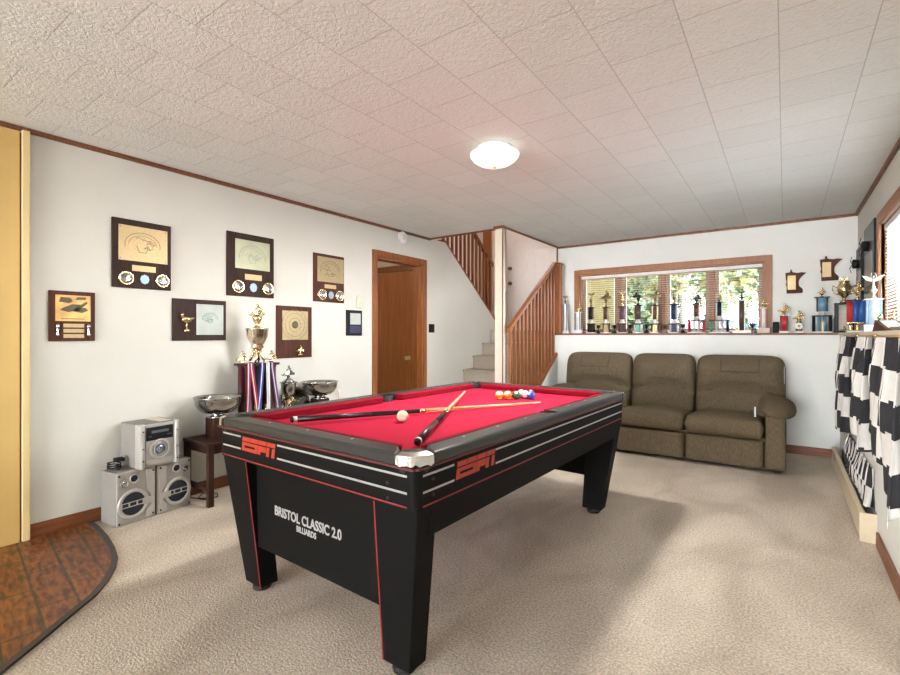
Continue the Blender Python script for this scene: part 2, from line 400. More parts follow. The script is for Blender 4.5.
mb = MB(); mb.box(-4.95, -4.80, 4.67, 7.46, 0, 5); struct('wall_stairwell_left', mb, M_pink)
mb = MB(); mb.box(-4.95, -2.4, SY-.1, SY, CZ+.23, 5); struct('wall_stairwell_front', mb, M_pink)
mb = MB(); mb.box(-4.95, -2.4, SY-.1, 7.56, 5, 5.1); struct('ceiling_stairwell', mb, M_white)
# front door (white six panel)
d4 = sempty('door_4', (-3.56, 7.458, 1.27))
mb = MB(); mb.box(-.46, .46, -.03, -.001, .01, 2.03); struct('slab', mb, M_white, 0, d4)
mb = MB()
for x0, x1 in ((-.36, -.06), (.06, .36)):
    for z0, z1 in ((.14, .66), (.82, 1.42), (1.54, 1.86)):
        mb.box(x0, x1, -.034, -.03, z0, z0+.022); mb.box(x0, x1, -.034, -.03, z1-.022, z1); mb.box(x0, x0+.022, -.034, -.03, z0, z1); mb.box(x1-.022, x1, -.034, -.03, z0, z1)
        mb.box(x0+.05, x1-.05, -.036, -.03, z0+.05, z1-.05)
struct('panel_mouldings', mb, M_white, .004, d4)
mb = MB()
for z in (.84, 1.10): mb.lathe([(.032, 0), (.032, .008), (.013, .012), (.013, .03), (.026, .04), (.028, .055), (0, .066)], (-.39, -.03, z), 14, My)
struct('knob', mb, M_etch, 0, d4)
mb = MB(); mb.box(-.56, -.47, -.02, -.001, 0, 2.13); mb.box(.47, .56, -.02, -.001, 0, 2.13); mb.box(-.47, .47, -.02, -.001, 2.04, 2.13); struct('casing', mb, M_white, .004, d4)
# wooden casing of the closet beside it
mb = MB(); mb.box(-4.52, -4.35, 7.43, 7.459, 1.27, 3.4); struct('trim_10', mb, M_oakd)

# --- cream post at the foot of the stairs
mb = MB(); mb.box(-2.643, -2.545, 4.60, 4.672, .001, CZ-.03); mb.m(1)
mb.box(-2.551, -2.541, 4.596, 4.606, .001, CZ-.03); mb.box(-2.5485, -2.541, 4.664, 4.676, .001, CZ-.03)
mb.box(-2.655, -2.533, 4.588, 4.677, CZ-.03, CZ-.0005)
o = mb.build('support_post', [M_cream, M_trim]); tag(o, 'slim cream post with dark corner strips beside the stairs', 'post')

def balustrade(name, label, X, y0, y1, zr, zc, n, slope, hw, newel=None, capw=.09, below=.04):
    # zr, zc: rail / cap height at y0
    t = thing(name, label, 'railing', (X, y0, 0))
    Ly = y1-y0
    mb = MB(); mb.hexa([(-hw, 0, zr-.055), (hw, 0, zr-.055), (hw, Ly, zr-.055+slope*Ly), (-hw, Ly, zr-.055+slope*Ly)], [(-hw, 0, zr), (hw, 0, zr), (hw, Ly, zr+slope*Ly), (-hw, Ly, zr+slope*Ly)])
    mb.build('handrail', M_oak, t, .008)
    mb = MB(); c = capw/2; mb.hexa([(-c, 0, zc-below), (c, 0, zc-below), (c, Ly, zc-below+slope*Ly), (-c, Ly, zc-below+slope*Ly)], [(-c, 0, zc), (c, 0, zc), (c, Ly, zc+slope*Ly), (-c, Ly, zc+slope*Ly)])
    mb.build('sloping_cap', M_oak, t, .003)
    for i in range(n):
        y = Ly*(i+.55)/n; b = .0155
        mb = MB(); y0_, y1_ = y-b, y+b
        mb.hexa([(-b, y0_, zc+slope*y0_), (b, y0_, zc+slope*y0_), (b, y1_, zc+slope*y1_), (-b, y1_, zc+slope*y1_)], [(-b, y0_, zr-.055+slope*y0_), (b, y0_, zr-.055+slope*y0_), (b, y1_, zr-.055+slope*y1_), (-b, y1_, zr-.055+slope*y1_)])
        mb.build('baluster', M_oak, t, .003)
    if newel:
        x0, x1, a, b_, z0, z1 = newel
        mb = MB(); mb.box(x0-X, x1-X, a-y0, b_-y0, z0, z1); mb.box(x0-X-.012, x1-X+.012, a-y0-.012, b_-y0+.012, z1, z1+.03); mb.build('newel_post', M_oak, t, .004)
    return t
balustrade('stair_railing', 'stained wood railing sloping up to the newel post on the ledge', -2.485, 4.61, 5.90, 1.28, .08, 13, .69, .026, (-2.525, -2.43, 5.94, 6.04, LZ+.0225, 2.13))
balustrade('stair_railing', 'stained wood railing along the upper flight above the sloping wall', -3.69, 5.0, 6.34, 2.44+.88, 2.455, 13, -.757, .03, None, .13, .03)
# half wall below the railing
mb = MB(); mb.prism([(4.69, 0), (5.90, 0), (5.90, .092+.69*1.21), (4.69, .092)], 'x', -2.528, -2.45); struct('wall_stair_low', mb, M_wall_lit)

# --- windows
def window(name, org, along, width, z0, z1, npane, fw, mull):
    # local x runs along the wall, local y points outdoors
    root = sempty(name, org); root.rotation_euler = (0, 0, along)
    mb = MB(); H = z1-z0
    mb.box(-fw, 0, -.018, .02, 0, H+fw); mb.box(width, width+fw, -.018, .02, 0, H+fw); mb.box(0, width, -.018, .02, H, H+fw)
    mb.box(0, .02, .02, .14, 0, H); mb.box(width-.02, width, .02, .14, 0, H); mb.box(.02, width-.02, .02, .14, H-.02, H); mb.box(.02, width-.02, .0, .14, 0, .012)
    struct('casing', mb, M_frame, .003, root)
    pw = (width-.04-mull*(npane-1))/npane
    for i in range(npane):
        x = .02+i*(pw+mull)
        if i < npane-1:
            mb = MB(); mb.box(x+pw, x+pw+mull, .045, .13, .012, H-.02); struct('mullion', mb, M_frame, .003, root)
        s = .042
        mb = MB(); mb.box(x, x+s, .08, .12, .012, H-.02); mb.box(x+pw-s, x+pw, .08, .12, .012, H-.02); mb.box(x+s, x+pw-s, .08, .12, .012, .012+s); mb.box(x+s, x+pw-s, .08, .12, H-.02-s, H-.02)
        struct('sash', mb, M_sash, .002, root)
        mb = MB(); mb.box(x+s, x+pw-s, .098, .101, .012+s, H-.02-s); struct('pane', mb, M_glass, 0, root)
M_sash = mat('window_sash', (.32, .20, .14), .5)
M_glass = bpy.data.materials.new('window_glass'); M_glass.use_nodes = True
_n = M_glass.node_tree; _n.nodes.remove(_n.nodes['Principled BSDF'])
_a = _n.nodes.new('ShaderNodeBsdfTransparent'); _g = _n.nodes.new('ShaderNodeBsdfGlossy'); _g.inputs['Roughness'].default_value = .02
_f = _n.nodes.new('ShaderNodeFresnel'); _f.inputs[0].default_value = 1.35; _m = _n.nodes.new('ShaderNodeMixShader')
_n.links.new(_f.outputs[0], _m.inputs[0]); _n.links.new(_a.outputs[0], _m.inputs[1]); _n.links.new(_g.outputs[0], _m.inputs[2]); _n.links.new(_m.outputs[0], _n.nodes['Material Output'].inputs[0])
window('window_1', (wx0, YBU, LZ+.022), 0, wx1-wx0, LZ+.022, wz1, 4, .065, .055)
window('window_2', (XRU, rw1, LZ+.022), -PI/2, rw1-rw0, LZ+.022, rz1, 2, .07, .06)
M_slat = mat('blind_slat', (.80, .78, .74), .5)
def blind(label, org, along, width, H, tilt, step, lift=.02):
    t = thing('venetian_blind', label, 'blind', org, along)
    mb = MB(); mb.box(.024, width-.024, .014, .04, H-.055, H-.021); mb.build('headrail', M_wplas, t, .002)
    mb = MB(); z = H-.065; R_ = Matrix.Rotation(tilt, 4, 'X')
    while z > lift+.03:
        mb.box(.03, width-.03, -.0115, .0115, -.0005, .0005, Matrix.Translation((0, .0285, z)) @ R_); z -= step
    mb.build('slats', M_slat, t)
    mb = MB(); mb.box(.03, width-.03, .018, .038, lift, lift+.012); mb.build('bottom_rail', M_wplas, t)
    for x in (.15, width/2, width-.15): mb = MB(); mb.cyl((x, .0155, lift+.012), (x, .0155, H-.055), .0009, n=5); mb.build('cord', M_wplas, t)
blind('thin open venetian blind across the four-pane window above the sofa', (wx0, YBU, LZ+.022), 0, wx1-wx0, wz1-LZ-.022, 0, .027)
blind('white venetian blind in the right-hand wall window', (XRU, rw1, LZ+.022), -PI/2, rw1-rw0, rz1-LZ-.022, math.radians(-6), .024)

# --- ceiling light
t = thing('ceiling_light', 'frosted glass dome lamp lit on the ceiling', 'light', (-1.53, 2.66, CZ))
mb = MB(); mb.lathe([(0, -.001), (.115, -.001), (.118, -.012), (.10, -.02), (0, -.02)], n=32); mb.build('ceiling_plate', M_wplas, t)
M_dome = mat('lit_frosted_glass', (1, .93, .80), .3, var=.03, scale=8, emit=.75)
mb = MB(); mb.lathe([(.152, -.040), (.158, -.045), (.155, -.058), (.14, -.078), (.112, -.098), (.075, -.113), (.035, -.121), (.012, -.122), (.012, -.119), (.035, -.118), (.075, -.110), (.110, -.095), (.137, -.075), (.151, -.056), (.152, -.040)], n=40); mb.build('glass_dome', M_dome, t)
mb = MB(); mb.lathe([(0, -.136), (.006, -.135), (.011, -.129), (.008, -.1225), (.003, -.12), (.003, -.02), (0, -.02)], n=12); mb.build('finial', M_brass, t)
lamp('ceiling_glow_bulb', 'POINT', 1.6, (-1.53, 2.66, CZ-.034), (1, .9, .78), shadow_soft_size=.008)

# ================================================================== POOL TABLE
ROT = math.radians(-1.74); TW, TL, TZ = 1.273, 2.173, .815
near = Vector((-.944, 1.149, 0)); Rz = Matrix.Rotation(ROT, 3, 'Z')
tc_ = near+Rz @ Vector((-TW/2, TL/2, 0))
T_M = Matrix.Translation(tc_) @ Matrix.Rotation(ROT, 4, 'Z'); T_I = T_M.inverted()
pt = thing('pool_table', 'black pool table with red cloth, silver stripes and tapered legs', 'pool table', tc_, ROT)
M_rail = mat('table_rail_laminate', (.030, .031, .030), .36, var=.12, scale=60, spec=.4)
M_apron = mat('table_apron_laminate', (.006, .0058, .0058), .55, var=.1, spec=.09)
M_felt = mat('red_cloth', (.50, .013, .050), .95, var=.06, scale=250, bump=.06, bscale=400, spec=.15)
M_felt_shade = mat('red_cloth_shaded', (.24, .006, .02), .95, var=.06, scale=250, spec=.15)  # same red cloth, darkened in colour for the shade on the cushion faces
M_sline = mat('silver_stripe', (.45, .44, .42), .35, .3)
M_rline = mat('red_stripe', (.25, .013, .011), .5)
hx, hy = TW/2, TL/2
RW = .092      # rail wood width
px, py = hx-RW, hy-RW
def arc(cx, cy, r, a0, a1, n=8): return [(cx+r*math.cos(a0+(a1-a0)*i/n), cy+r*math.sin(a0+(a1-a0)*i/n)) for i in range(n+1)]
# rails: a frame with rounded pocket notches, made of six pieces in one mesh
mb = MB()
CR = .085     # corner pocket clearance
RZ0 = .773
def railpiece(pts): mb.prism(pts, 'z', RZ0, TZ)
# end rails
for sy in (-1, 1):
    pts = [(-hx+.16, sy*py), (hx-.16, sy*py), (hx-.112, sy*(py+.045)), (hx-.086, sy*hy), (-hx+.086, sy*hy), (-hx+.112, sy*(py+.045))]
    railpiece(pts)
for sx in (-1, 1):
    railpiece([(sx*px, -hy+.16), (sx*px, -.056), (sx*(px+.05), -.05), (sx*(px+.07), -.02), (sx*(px+.07), .02), (sx*(px+.05), .05), (sx*px, .056), (sx*px, hy-.16),
               (sx*(px+.045), hy-.115), (sx*hx, hy-.086), (sx*hx, -hy+.086), (sx*(px+.045), -hy+.115)])
# outer rim of the corner pockets
for sx in (-1, 1):
    for sy in (-1, 1):
        ring = arc(sx*(hx-.085), sy*(hy-.085), .085, 0, PI/2) if sx*sy > 0 else arc(sx*(hx-.085), sy*(hy-.085), .085, PI/2, PI)
        if sx < 0 and sy < 0: ring = arc(-(hx-.085), -(hy-.085), .085, PI, 1.5*PI)
        if sx > 0 and sy < 0: ring = arc((hx-.085), -(hy-.085), .085, 1.5*PI, 2*PI)
        inner = [(sx*(hx-.10)+(p[0]-sx*(hx-.085))*.62-sx*.01, sy*(hy-.10)+(p[1]-sy*(hy-.085))*.62-sy*.01) for p in ring]
        n = len(ring)
        for i in range(n-1):
            q = [ring[i], ring[i+1], inner[i+1], inner[i]]
            mb.prism(q, 'z', RZ0, TZ-.001)
rail = mb.build('rail', M_rail, pt, .010)
# red moulding under the rail
mb = MB(); e = .004
mb.box(-hx+.02, hx-.02, -hy+.006, -hy+.02, .765, .7725); mb.box(-hx+.02, hx-.02, hy-.02, hy-.006, .765, .7725)
mb.box(hx-.02, hx-.006, -hy+.02, hy-.02, .765, .7725); mb.box(-hx+.006, -hx+.02, -hy+.02, hy-.02, .765, .7725)
mb.build('rail_moulding', mat('dark_red_line', (.10, .012, .010), .5), pt)
# diamonds
M_pearl = mat('pearl_inlay', (.80, .77, .72), .3)
def diamond(x, y):
    mb = MB(); mb.lathe([(.0055, TZ-.002), (.0055, TZ+.0008), (0, TZ+.0008)], (x, y, 0), 8); mb.build('sight_inlay', M_pearl, pt)
for sx in (-1, 1):
    for k in (1, 2, 3, 5, 6, 7): diamond(sx*(hx-.062), -hy+.10+(TL-.2)*k/8)
for sy in (-1, 1):
    for k in (1, 2, 3): diamond(-hx+.1+(TW-.2)*k/4, sy*(hy-.062))
# bed
BZ = TZ-.043
mb = MB(); pr = .058
def bedpoly():
    pts = []
    cxs = [(-px, -py, 0), (px, -py, 1), (px, 0, 's'), (px, py, 2), (-px, py, 3), (-px, 0, 't')]
    def cut(cx, cy, a0, a1, r): return arc(cx, cy, r, a0, a1, 8)
    pts += cut(-px-.02, -py-.02, PI/2, 0, .085)
    pts += cut(px+.02, -py-.02, PI, PI/2, .085)
    pts += cut(px+.03, 0, 1.5*PI, PI/2, .052)
    pts += cut(px+.02, py+.02, 1.5*PI, PI, .085)
    pts += cut(-px-.02, py+.02, 2*PI, 1.5*PI, .085)
    pts += cut(-px-.03, 0, PI/2, -PI/2, .052)
    return pts
mb.prism(bedpoly(), 'z', BZ-.03, BZ); mb.build('playing_bed', M_felt, pt)
# cushions: sloping noses
mb = MB()
def cushion(ax, fixed, a, b, sgn):
    # ax 'x': runs along x at y=fixed (outer), nose towards -sgn
    o_, i_ = fixed, fixed-sgn*.045
    def q(tt, off, z): return (tt, off, z) if ax == 'x' else (off, tt, z)
    c = .035
    lo = [q(a, o_, BZ+.002), q(b, o_, BZ+.002), q(b-c, i_+sgn*.006, BZ+.003), q(a+c, i_+sgn*.006, BZ+.003)]
    hi = [q(a, o_, TZ-.001), q(b, o_, TZ-.001), q(b-c, i_, TZ-.008), q(a+c, i_, TZ-.008)]
    mb.hexa(lo, hi)
for sy in (-1, 1): cushion('x', sy*py, -px+.055, px-.055, sy)
for sx in (-1, 1):
    cushion('y', sx*px, -py+.055, -.06, sx); cushion('y', sx*px, .06, py-.055, sx)
mb.build('cushions', M_felt_shade, pt, .004)
# pockets
M_pocket = mat('black_pocket', (.008, .008, .008), .7)
for sx in (-1, 1):
    for sy in (-1, 0, 1):
        mb = MB(); cx, cy = (sx*(px+.018), sy*(py+.018)) if sy else (sx*(px+.028), 0)
        r = .064 if sy else .044
        mb.lathe([(r, TZ-.012 if sy else TZ-.006), (r+.004, TZ-.012 if sy else TZ-.006), (r*.85, .74), (r*.6, .70), (0, .69), (0, .694), (r*.55, .704), (r*.8, .742), (r, TZ-.012 if sy else TZ-.006)], (cx, cy, 0), 24)
        mb.build('pocket', M_pocket, pt)
        if sy:
            cc = mb = MB()
            C_ = (sx*(hx-.085), sy*(hy-.085)); a0 = math.atan2(sy, sx)
            R0 = .088
            ang = [a0-.76+1.52*i/10 for i in range(11)]
            for i in range(10):
                def P(r, a, z): return (C_[0]+r*math.cos(a), C_[1]+r*math.sin(a), z)
                def wv(i): return TZ-.036+.005*math.cos(i*2.5)
                mb.hexa([P(R0+.0005, ang[i], wv(i)), P(R0+.0005, ang[i+1], wv(i+1)), P(R0+.004, ang[i+1], wv(i+1)), P(R0+.004, ang[i], wv(i))],
                        [P(R0+.0005, ang[i], TZ-.012), P(R0+.0005, ang[i+1], TZ-.012), P(R0+.003, ang[i+1], TZ-.010), P(R0+.003, ang[i], TZ-.010)])
                mb.hexa([P(R0+.003, ang[i], TZ-.010), P(R0+.003, ang[i+1], TZ-.010), P(.060, ang[i+1], TZ+.0005), P(.060, ang[i], TZ+.0005)],
                        [P(R0+.001, ang[i], TZ-.004), P(R0+.001, ang[i+1], TZ-.004), P(.060, ang[i+1], TZ+.003), P(.060, ang[i], TZ+.003)])
            mb.build('corner_casting', M_chrome, pt)
# apron (striped blind) with rounded corner posts
AZ0, AZ1 = .632, .772; ia = .018
mb = MB()
ax_, ay_ = hx-ia, hy-ia
ring = []
for cx, cy, a0 in ((ax_-.03, ay_-.03, 0), (-ax_+.03, ay_-.03, PI/2), (-ax_+.03, -ay_+.03, PI), (ax_-.03, -ay_+.03, 1.5*PI)): ring += arc(cx, cy, .03, a0, a0+PI/2, 6)
n = len(ring); inn = [(p[0]*.93, p[1]*.95) for p in ring]
for i in range(n):
    mb.prism([ring[i], ring[(i+1) % n], inn[(i+1) % n], inn[i]], 'z', AZ0, AZ1-.008)
mb.build('apron', M_apron, pt)
# stripes with gaps for the logos
mb = MB(); th = .0012
def stripe_end(sy, x0, x1, z): mb.box(x0, x1, sy*(ay_)-(th if sy < 0 else 0), sy*ay_+(th if sy > 0 else 0), z-.0035, z+.0035)
def stripe_side(sx, y0, y1, z): mb.box(sx*ax_-(th if sx < 0 else 0), sx*ax_+(th if sx > 0 else 0), y0, y1, z-.0035, z+.0035)
SZ = (.741, .686)
lgx0, lgx1 = -.418, -.156
lgy0, lgy1 = -.850, -.594
for z in SZ:
    stripe_end(-1, -hx+.055, lgx0-.012, z); stripe_end(-1, lgx1+.012, hx-.055, z); stripe_end(1, -hx+.055, hx-.055, z)
    stripe_side(1, -hy+.055, lgy0-.012, z); stripe_side(1, lgy1+.012, hy-.055, z); stripe_side(-1, -hy+.055, hy-.055, z)
mb.build('silver_stripes', M_sline, pt)
mb = MB()
for sy in (-1, 1): mb.box(-hx+.055, hx-.055, sy*ay_-th, sy*ay_+th, .638, .643)
for sx in (-1, 1): mb.box(sx*ax_-th, sx*ax_+th, -hy+.055, hy-.055, .638, .643)
mb.build('red_line', M_rline, pt)
# black bolts of the corner posts
Mx = Matrix.Rotation(PI/2, 3, 'Y')
for z in (.712, .66):
    mb = MB(); mb.lathe([(.007, 0), (.007, .003), (0, .004)], (ax_, -hy+.105, z+.01), 8, Mx); mb.build('bolt', M_pocket, pt)
    mb = MB(); mb.lathe([(.007, 0), (.007, .003), (0, .004)], (hx-.14, -ay_, z-.006), 8, My); mb.build('bolt', M_pocket, pt)
# logos: slanted block letters cut by a slit
M_logo = mat('red_logo', (.38, .030, .014), .45, var=.06)
def logo(width, height):
    m = MB(); sh = .16; lw = 1.0
    rects = []
    for k in range(4):
        x = k*1.06
        rects.append((x, x+1, .70, 1.0))
        if k == 0: rects += [(x, x+.34, 0, .62), (x+.34, x+1.06, .40, .62), (x+.34, x+1, 0, .24)]
        if k == 1: rects += [(x, x+1, .40, .62), (x+.66, x+1, .24, .40), (x-.06, x+1, 0, .24)]
        if k == 2: rects += [(x, x+.34, 0, .62), (x+.34, x+1, .22, .62)]
        if k == 3: rects += [(x, x+.34, 0, .62), (x+.66, x+1, 0, .62)]
    tot = 4.18
    for x0, x1, y0, y1 in rects:
        pts = []
        for x, y in ((x0, y0), (x1, y0), (x1, y1), (x0, y1)): pts.append((x/tot*width+(y-.5)*height*sh, y*height))
        m.prism(pts, 'z', 0, .0015)
    return m
lg = logo(.255, .062); lo_ = lg.build('logo', M_logo, pt); lo_.matrix_local = Matrix.Translation((lgx0+.003, -ay_-.0002, .682)) @ Matrix.Rotation(PI/2, 4, 'X')
lo2 = lo_.copy(); COL.objects.link(lo2); lo2.matrix_local = Matrix.Translation((ax_+.0002, lgy0+.003, .684)) @ Matrix.Rotation(PI/2, 4, 'Z') @ Matrix.Rotation(PI/2, 4, 'X')
# end and side panels of the cabinet
cy_ = hy-.062
mb = MB(); mb.prism([(-hx+.13, .228), (hx-.13, .228), (hx-.045, .632), (-hx+.045, .632)], 'y', -cy_+.022, -cy_+.045); mb.build('end_panel', M_apron, pt, .002)
mb = MB(); mb.prism([(-hx+.13, .228), (hx-.13, .228), (hx-.045, .632), (-hx+.045, .632)], 'y', cy_-.045, cy_-.022); mb.build('end_panel', M_apron, pt, .002)
for sx in (-1, 1):
    mb = MB(); mb.box(sx*(hx-.034)-.010, sx*(hx-.034)+.010, -cy_+.045, cy_-.045, .53, .632); mb.build('side_panel', M_apron, pt, .002)
# legs
for sx in (-1, 1):
    for sy in (-1, 1):
        mb = MB(); top_o, top_i, bo, bi = hx-.022, hx-.225, hx-.114, hx-.243
        yo, yi, yt, yj = hy-.095, hy-.185, hy-.032, hy-.135
        bot = [(sx*bi, sy*yo, .03), (sx*bo, sy*yo, .03), (sx*bo, sy*yi, .03), (sx*bi, sy*yi, .03)]
        tp = [(sx*top_i, sy*yt, .631), (sx*top_o, sy*yt, .631), (sx*top_o, sy*yj, .631), (sx*top_i, sy*yj, .631)]
        mb.hexa(bot, tp); lg_ = mb.build('leg', M_apron, pt, .004)
        mb = MB(); a = [(sx*bi, sy*(yo+.0008), .031), (sx*(bi+.006), sy*(yo+.0008), .031), (sx*(bi+.006), sy*(yo-.002), .031), (sx*bi, sy*(yo-.002), .031)]
        b = [(sx*top_i, sy*(yt+.0008), .630), (sx*(top_i+.006), sy*(yt+.0008), .630), (sx*(top_i+.006), sy*(yt-.002), .630), (sx*top_i, sy*(yt-.002), .630)]
        mb.hexa(a, b); mb.build('red_edge_line', M_rline, lg_)
        mb = MB(); mb.lathe([(.04, .0008), (.043, .01), (.038, .03), (0, .03)], (sx*(bi+bo)/2, sy*(yo+yi)/2, 0), 16); mb.build('levelling_foot', M_pocket, lg_)
# lettering on the end panel
M_let = mat('silver_lettering', (.46, .45, .43), .4, .2)
for txt, size, z, xo in (('BRISTOL CLASSIC 2.0', .056, .425, -.01), ('BILLIARDS', .034, .383, -.008)):
    me = text_mesh(txt, size); me.materials.append(M_let)
    o = bpy.data.objects.new('lettering', me); COL.objects.link(o); o.parent = pt
    o.matrix_local = Matrix.Translation((-.03+xo, -cy_+.0205, z)) @ Matrix.Rotation(PI/2, 4, 'X') @ Matrix.Diagonal((.86, 1, 1, 1))
# cue holder bracket at the left corner
# --- balls
def ball(name, label, u, v, cols, spin, group='pool balls in a row by the far rail', deep=0):
    r = .0286; p = onZ(u, v, BZ+r); dn = Vector((p.x, p.y, 0)).normalized(); p = p+dn*deep
    m = bpy.data.materials.new(name+'_paint'); m.use_nodes = True; n_ = m.node_tree; b = n_.nodes['Principled BSDF']
    b.inputs['Roughness'].default_value = .08; b.inputs['Coat Weight'].default_value = .4
    tcn = n_.nodes.new('ShaderNodeTexCoord'); sp = n_.nodes.new('ShaderNodeSeparateXYZ'); ab = n_.nodes.new('ShaderNodeMath'); ab.operation = 'ABSOLUTE'
    rp = n_.nodes.new('ShaderNodeValToRGB'); rp.color_ramp.interpolation = 'CONSTANT'
    mu = n_.nodes.new('ShaderNodeMath'); mu.operation = 'MULTIPLY'; mu.inputs[1].default_value = 1/r
    n_.links.new(tcn.outputs['Object'], sp.inputs[0]); n_.links.new(sp.outputs['Z'], ab.inputs[0]); n_.links.new(ab.outputs[0], mu.inputs[0]); n_.links.new(mu.outputs[0], rp.inputs[0])
    rp.color_ramp.elements[0].color = (*cols[0], 1); rp.color_ramp.elements[1].position = cols[2]; rp.color_ramp.elements[1].color = (*cols[1], 1)
    n_.links.new(rp.outputs[0], b.inputs['Base Color'])
    mb = MB(); mb.ball((0, 0, 0), r, 16); o = mb.build(name, m); o.location = (p.x, p.y, BZ+r+.0003); o.rotation_euler = spin
    tag(o, label, 'ball', group)
iv = (.80, .68, .50)
ball('cue_ball', 'ivory cue ball alone on the red cloth near the cue', 402.5, 416, (iv, iv, .9), (0, 0, 0), None)
YE, OR, GR, BL, PU = (.90, .50, .02), (.85, .22, .02), (.01, .12, .05), (.02, .05, .32), (.035, .02, .12)
wv_ = (.82, .76, .66)
ball('pool_ball', 'yellow striped ball, leftmost of the row by the far rail', 499.5, 395.3, (YE, wv_, .55), (.25, .1, 0))
ball('pool_ball', 'orange striped ball beside the yellow one in the row', 507.9, 395.3, (OR, wv_, .55), (.3, -.2, 0))
ball('pool_ball', 'dark green ball in the middle of the row', 516.3, 395.3, (GR, wv_, .92), (.6, .35, 0))
ball('pool_ball', 'red-white striped ball half hidden between green and blue balls', 521.4, 395.3, ((.5, .06, .05), wv_, .45), (1.2, .3, 0), deep=.094)
ball('pool_ball', 'blue striped ball second from the right end of the row', 525.3, 395.3, (BL, wv_, .5), (1.1, .8, 0), deep=.045)
ball('pool_ball', 'dark blue ball at the right end of the row', 531.3, 395.3, (BL, wv_, .93), (.9, -.5, 0))
ball('pool_ball', 'purple ball tucked behind the dark blue ball', 530.2, 395.3, (PU, wv_, .94), (.5, .5, 0), deep=.094)
# --- cues
M_maple = wood('maple_shaft', (.72, .46, .23), (.62, .38, .18), stretch=(3, 3, .3))
M_butt = mat('cue_butt', (.03, .012, .012), .3, var=.3, scale=30)
def cue(label, p, q, group=None):
    p = Vector(p); q = Vector(q); d = (q-p); L_ = d.length; t = thing('pool_cue', label, 'pool cue', p); u = d.normalized()
    def R_(s): return .0145-.0085*s
    def seg(name, a, b, m):
        mb = MB(); mb.cyl(u*L_*a, u*L_*b, R_(a), R_(b)); return mb.build(name, m, t)
    mb = MB(); mb.cyl(u*(-.012), u*0, .012, .0146); mb.build('rubber_bumper', M_pocket, t)
    seg('butt_cap', 0, .012, M_wplas); seg('butt', .012, .26, M_butt); seg('wrap', .26, .44, M_blackm); seg('ring', .44, .465, M_gold); seg('shaft', .465, .985, M_maple); seg('ferrule', .985, .995, M_wplas); seg('tip', .995, 1, M_sky)
a1 = onZ(293, 419.5, BZ+.03); b1 = onZ(541, 402.5, BZ+.008)
cue('pool cue lying across the table with its pale shaft pointing right', a1, b1)
a2 = onZ(417.5, 441.5, BZ+.022); b2 = onZ(465, 391.5, BZ+.04)
cue('pool cue lying on top of the other, black butt toward the near corner pocket', a2, b2)
# ================================================================== SOFA
M_sofa = mat('brown_chenille', (.145, .110, .068), .95, var=.40, scale=26, stretch=(7, 7, 1.2), bump=.25, bscale=90, spec=.15, detail=5)
M_sofad = mat('sofa_piping', (.035, .024, .016), .9)
t = thing('reclining_sofa', 'brown three-seat reclining sofa with overstuffed backs under the window', 'sofa', (-1.09, 5.35, 0))
def RX(deg, loc): return Matrix.Translation(loc) @ Matrix.Rotation(math.radians(deg), 4, 'X')
mb = MB(); mb.box(-1.05, 1.05, -.40, .36, .035, .30); mb.build('base_frame', M_sofa, t, .01)
seams = [-.945, -.315, .315, .945]
for i in range(3):
    x0, x1 = seams[i], seams[i+1]; xc = (x0+x1)/2; ww = x1-x0-.006
    mb = MB(); mb.pillow(ww+.006, .245, .05, RX(90, (xc, -.403, .155)), 22, 30, .14, .02); mb.build('footrest_panel', M_sofa, t)
    mb = MB(); mb.pillow(ww+.005, .70, .085, RX(-3, (xc, -.137, .358)), 26, 22, .17, .092, lambda a, b: .03*(1-a*a)*(1-b*b)); mb.build('seat_cushion', M_sofa, t)
bk = [-1.10, -.322, .322, 1.10]
def backfun(a, b):
    bc = -.22+.20*(1-a*a)
    z = -.075*math.exp(-((b-bc)/.075)**2)
    z += .05*math.exp(-((b-.45)/.35)**2)*(1-a*a*.5)
    if b < bc+.3: z += .006*math.sin(a*17)*math.exp(-((b-bc-.05)/.18)**2)
    return z
for i in range(3):
    x0, x1 = bk[i], bk[i+1]; xc = (x0+x1)/2; ww = x1-x0-.008
    mb = MB(); mb.pillow(ww+.004, .68, .12, RX(77, (xc, .235, .665)), 36, 7, .33, .10, backfun); c = mb.build('back_cushion', M_sofa, t)
    def Q(a, b): return RX(77, (xc, .235, .665)) @ Vector((a*ww/2, b*.34, .12*(1-max(abs(a), abs(b))**4)**.33+backfun(a, b)+.012))
    mb = MB(); mb.tube([Q(-.93+1.86*k/24, -.22+.20*(1-(-.93+1.86*k/24)**2)) for k in range(25)], .005, 6); mb.build('arched_seam', M_sofad, c)
    if i != 1:
        mb = MB()    # stitched head patch
        s = -1 if i == 0 else 1; o_ = .03 if i == 2 else -.03
        def Q(a, b): return RX(77, (xc, .235, .665)) @ Vector((a*ww/2, b*.34, .12*(1-max(abs(a), abs(b))**4)**.33+backfun(a, b)+.004))
        pts = [Q(o_-.42+.84*k/16, .40) for k in range(17)]+[Q(o_+.42, .40+.42*k/6) for k in range(1, 7)]
        pts = [Q(o_-.42, .82-.42*k/6) for k in range(6)]+pts
        mb.tube(pts, .0035, 5); mb.build('stitched_seam', M_sofad, c)
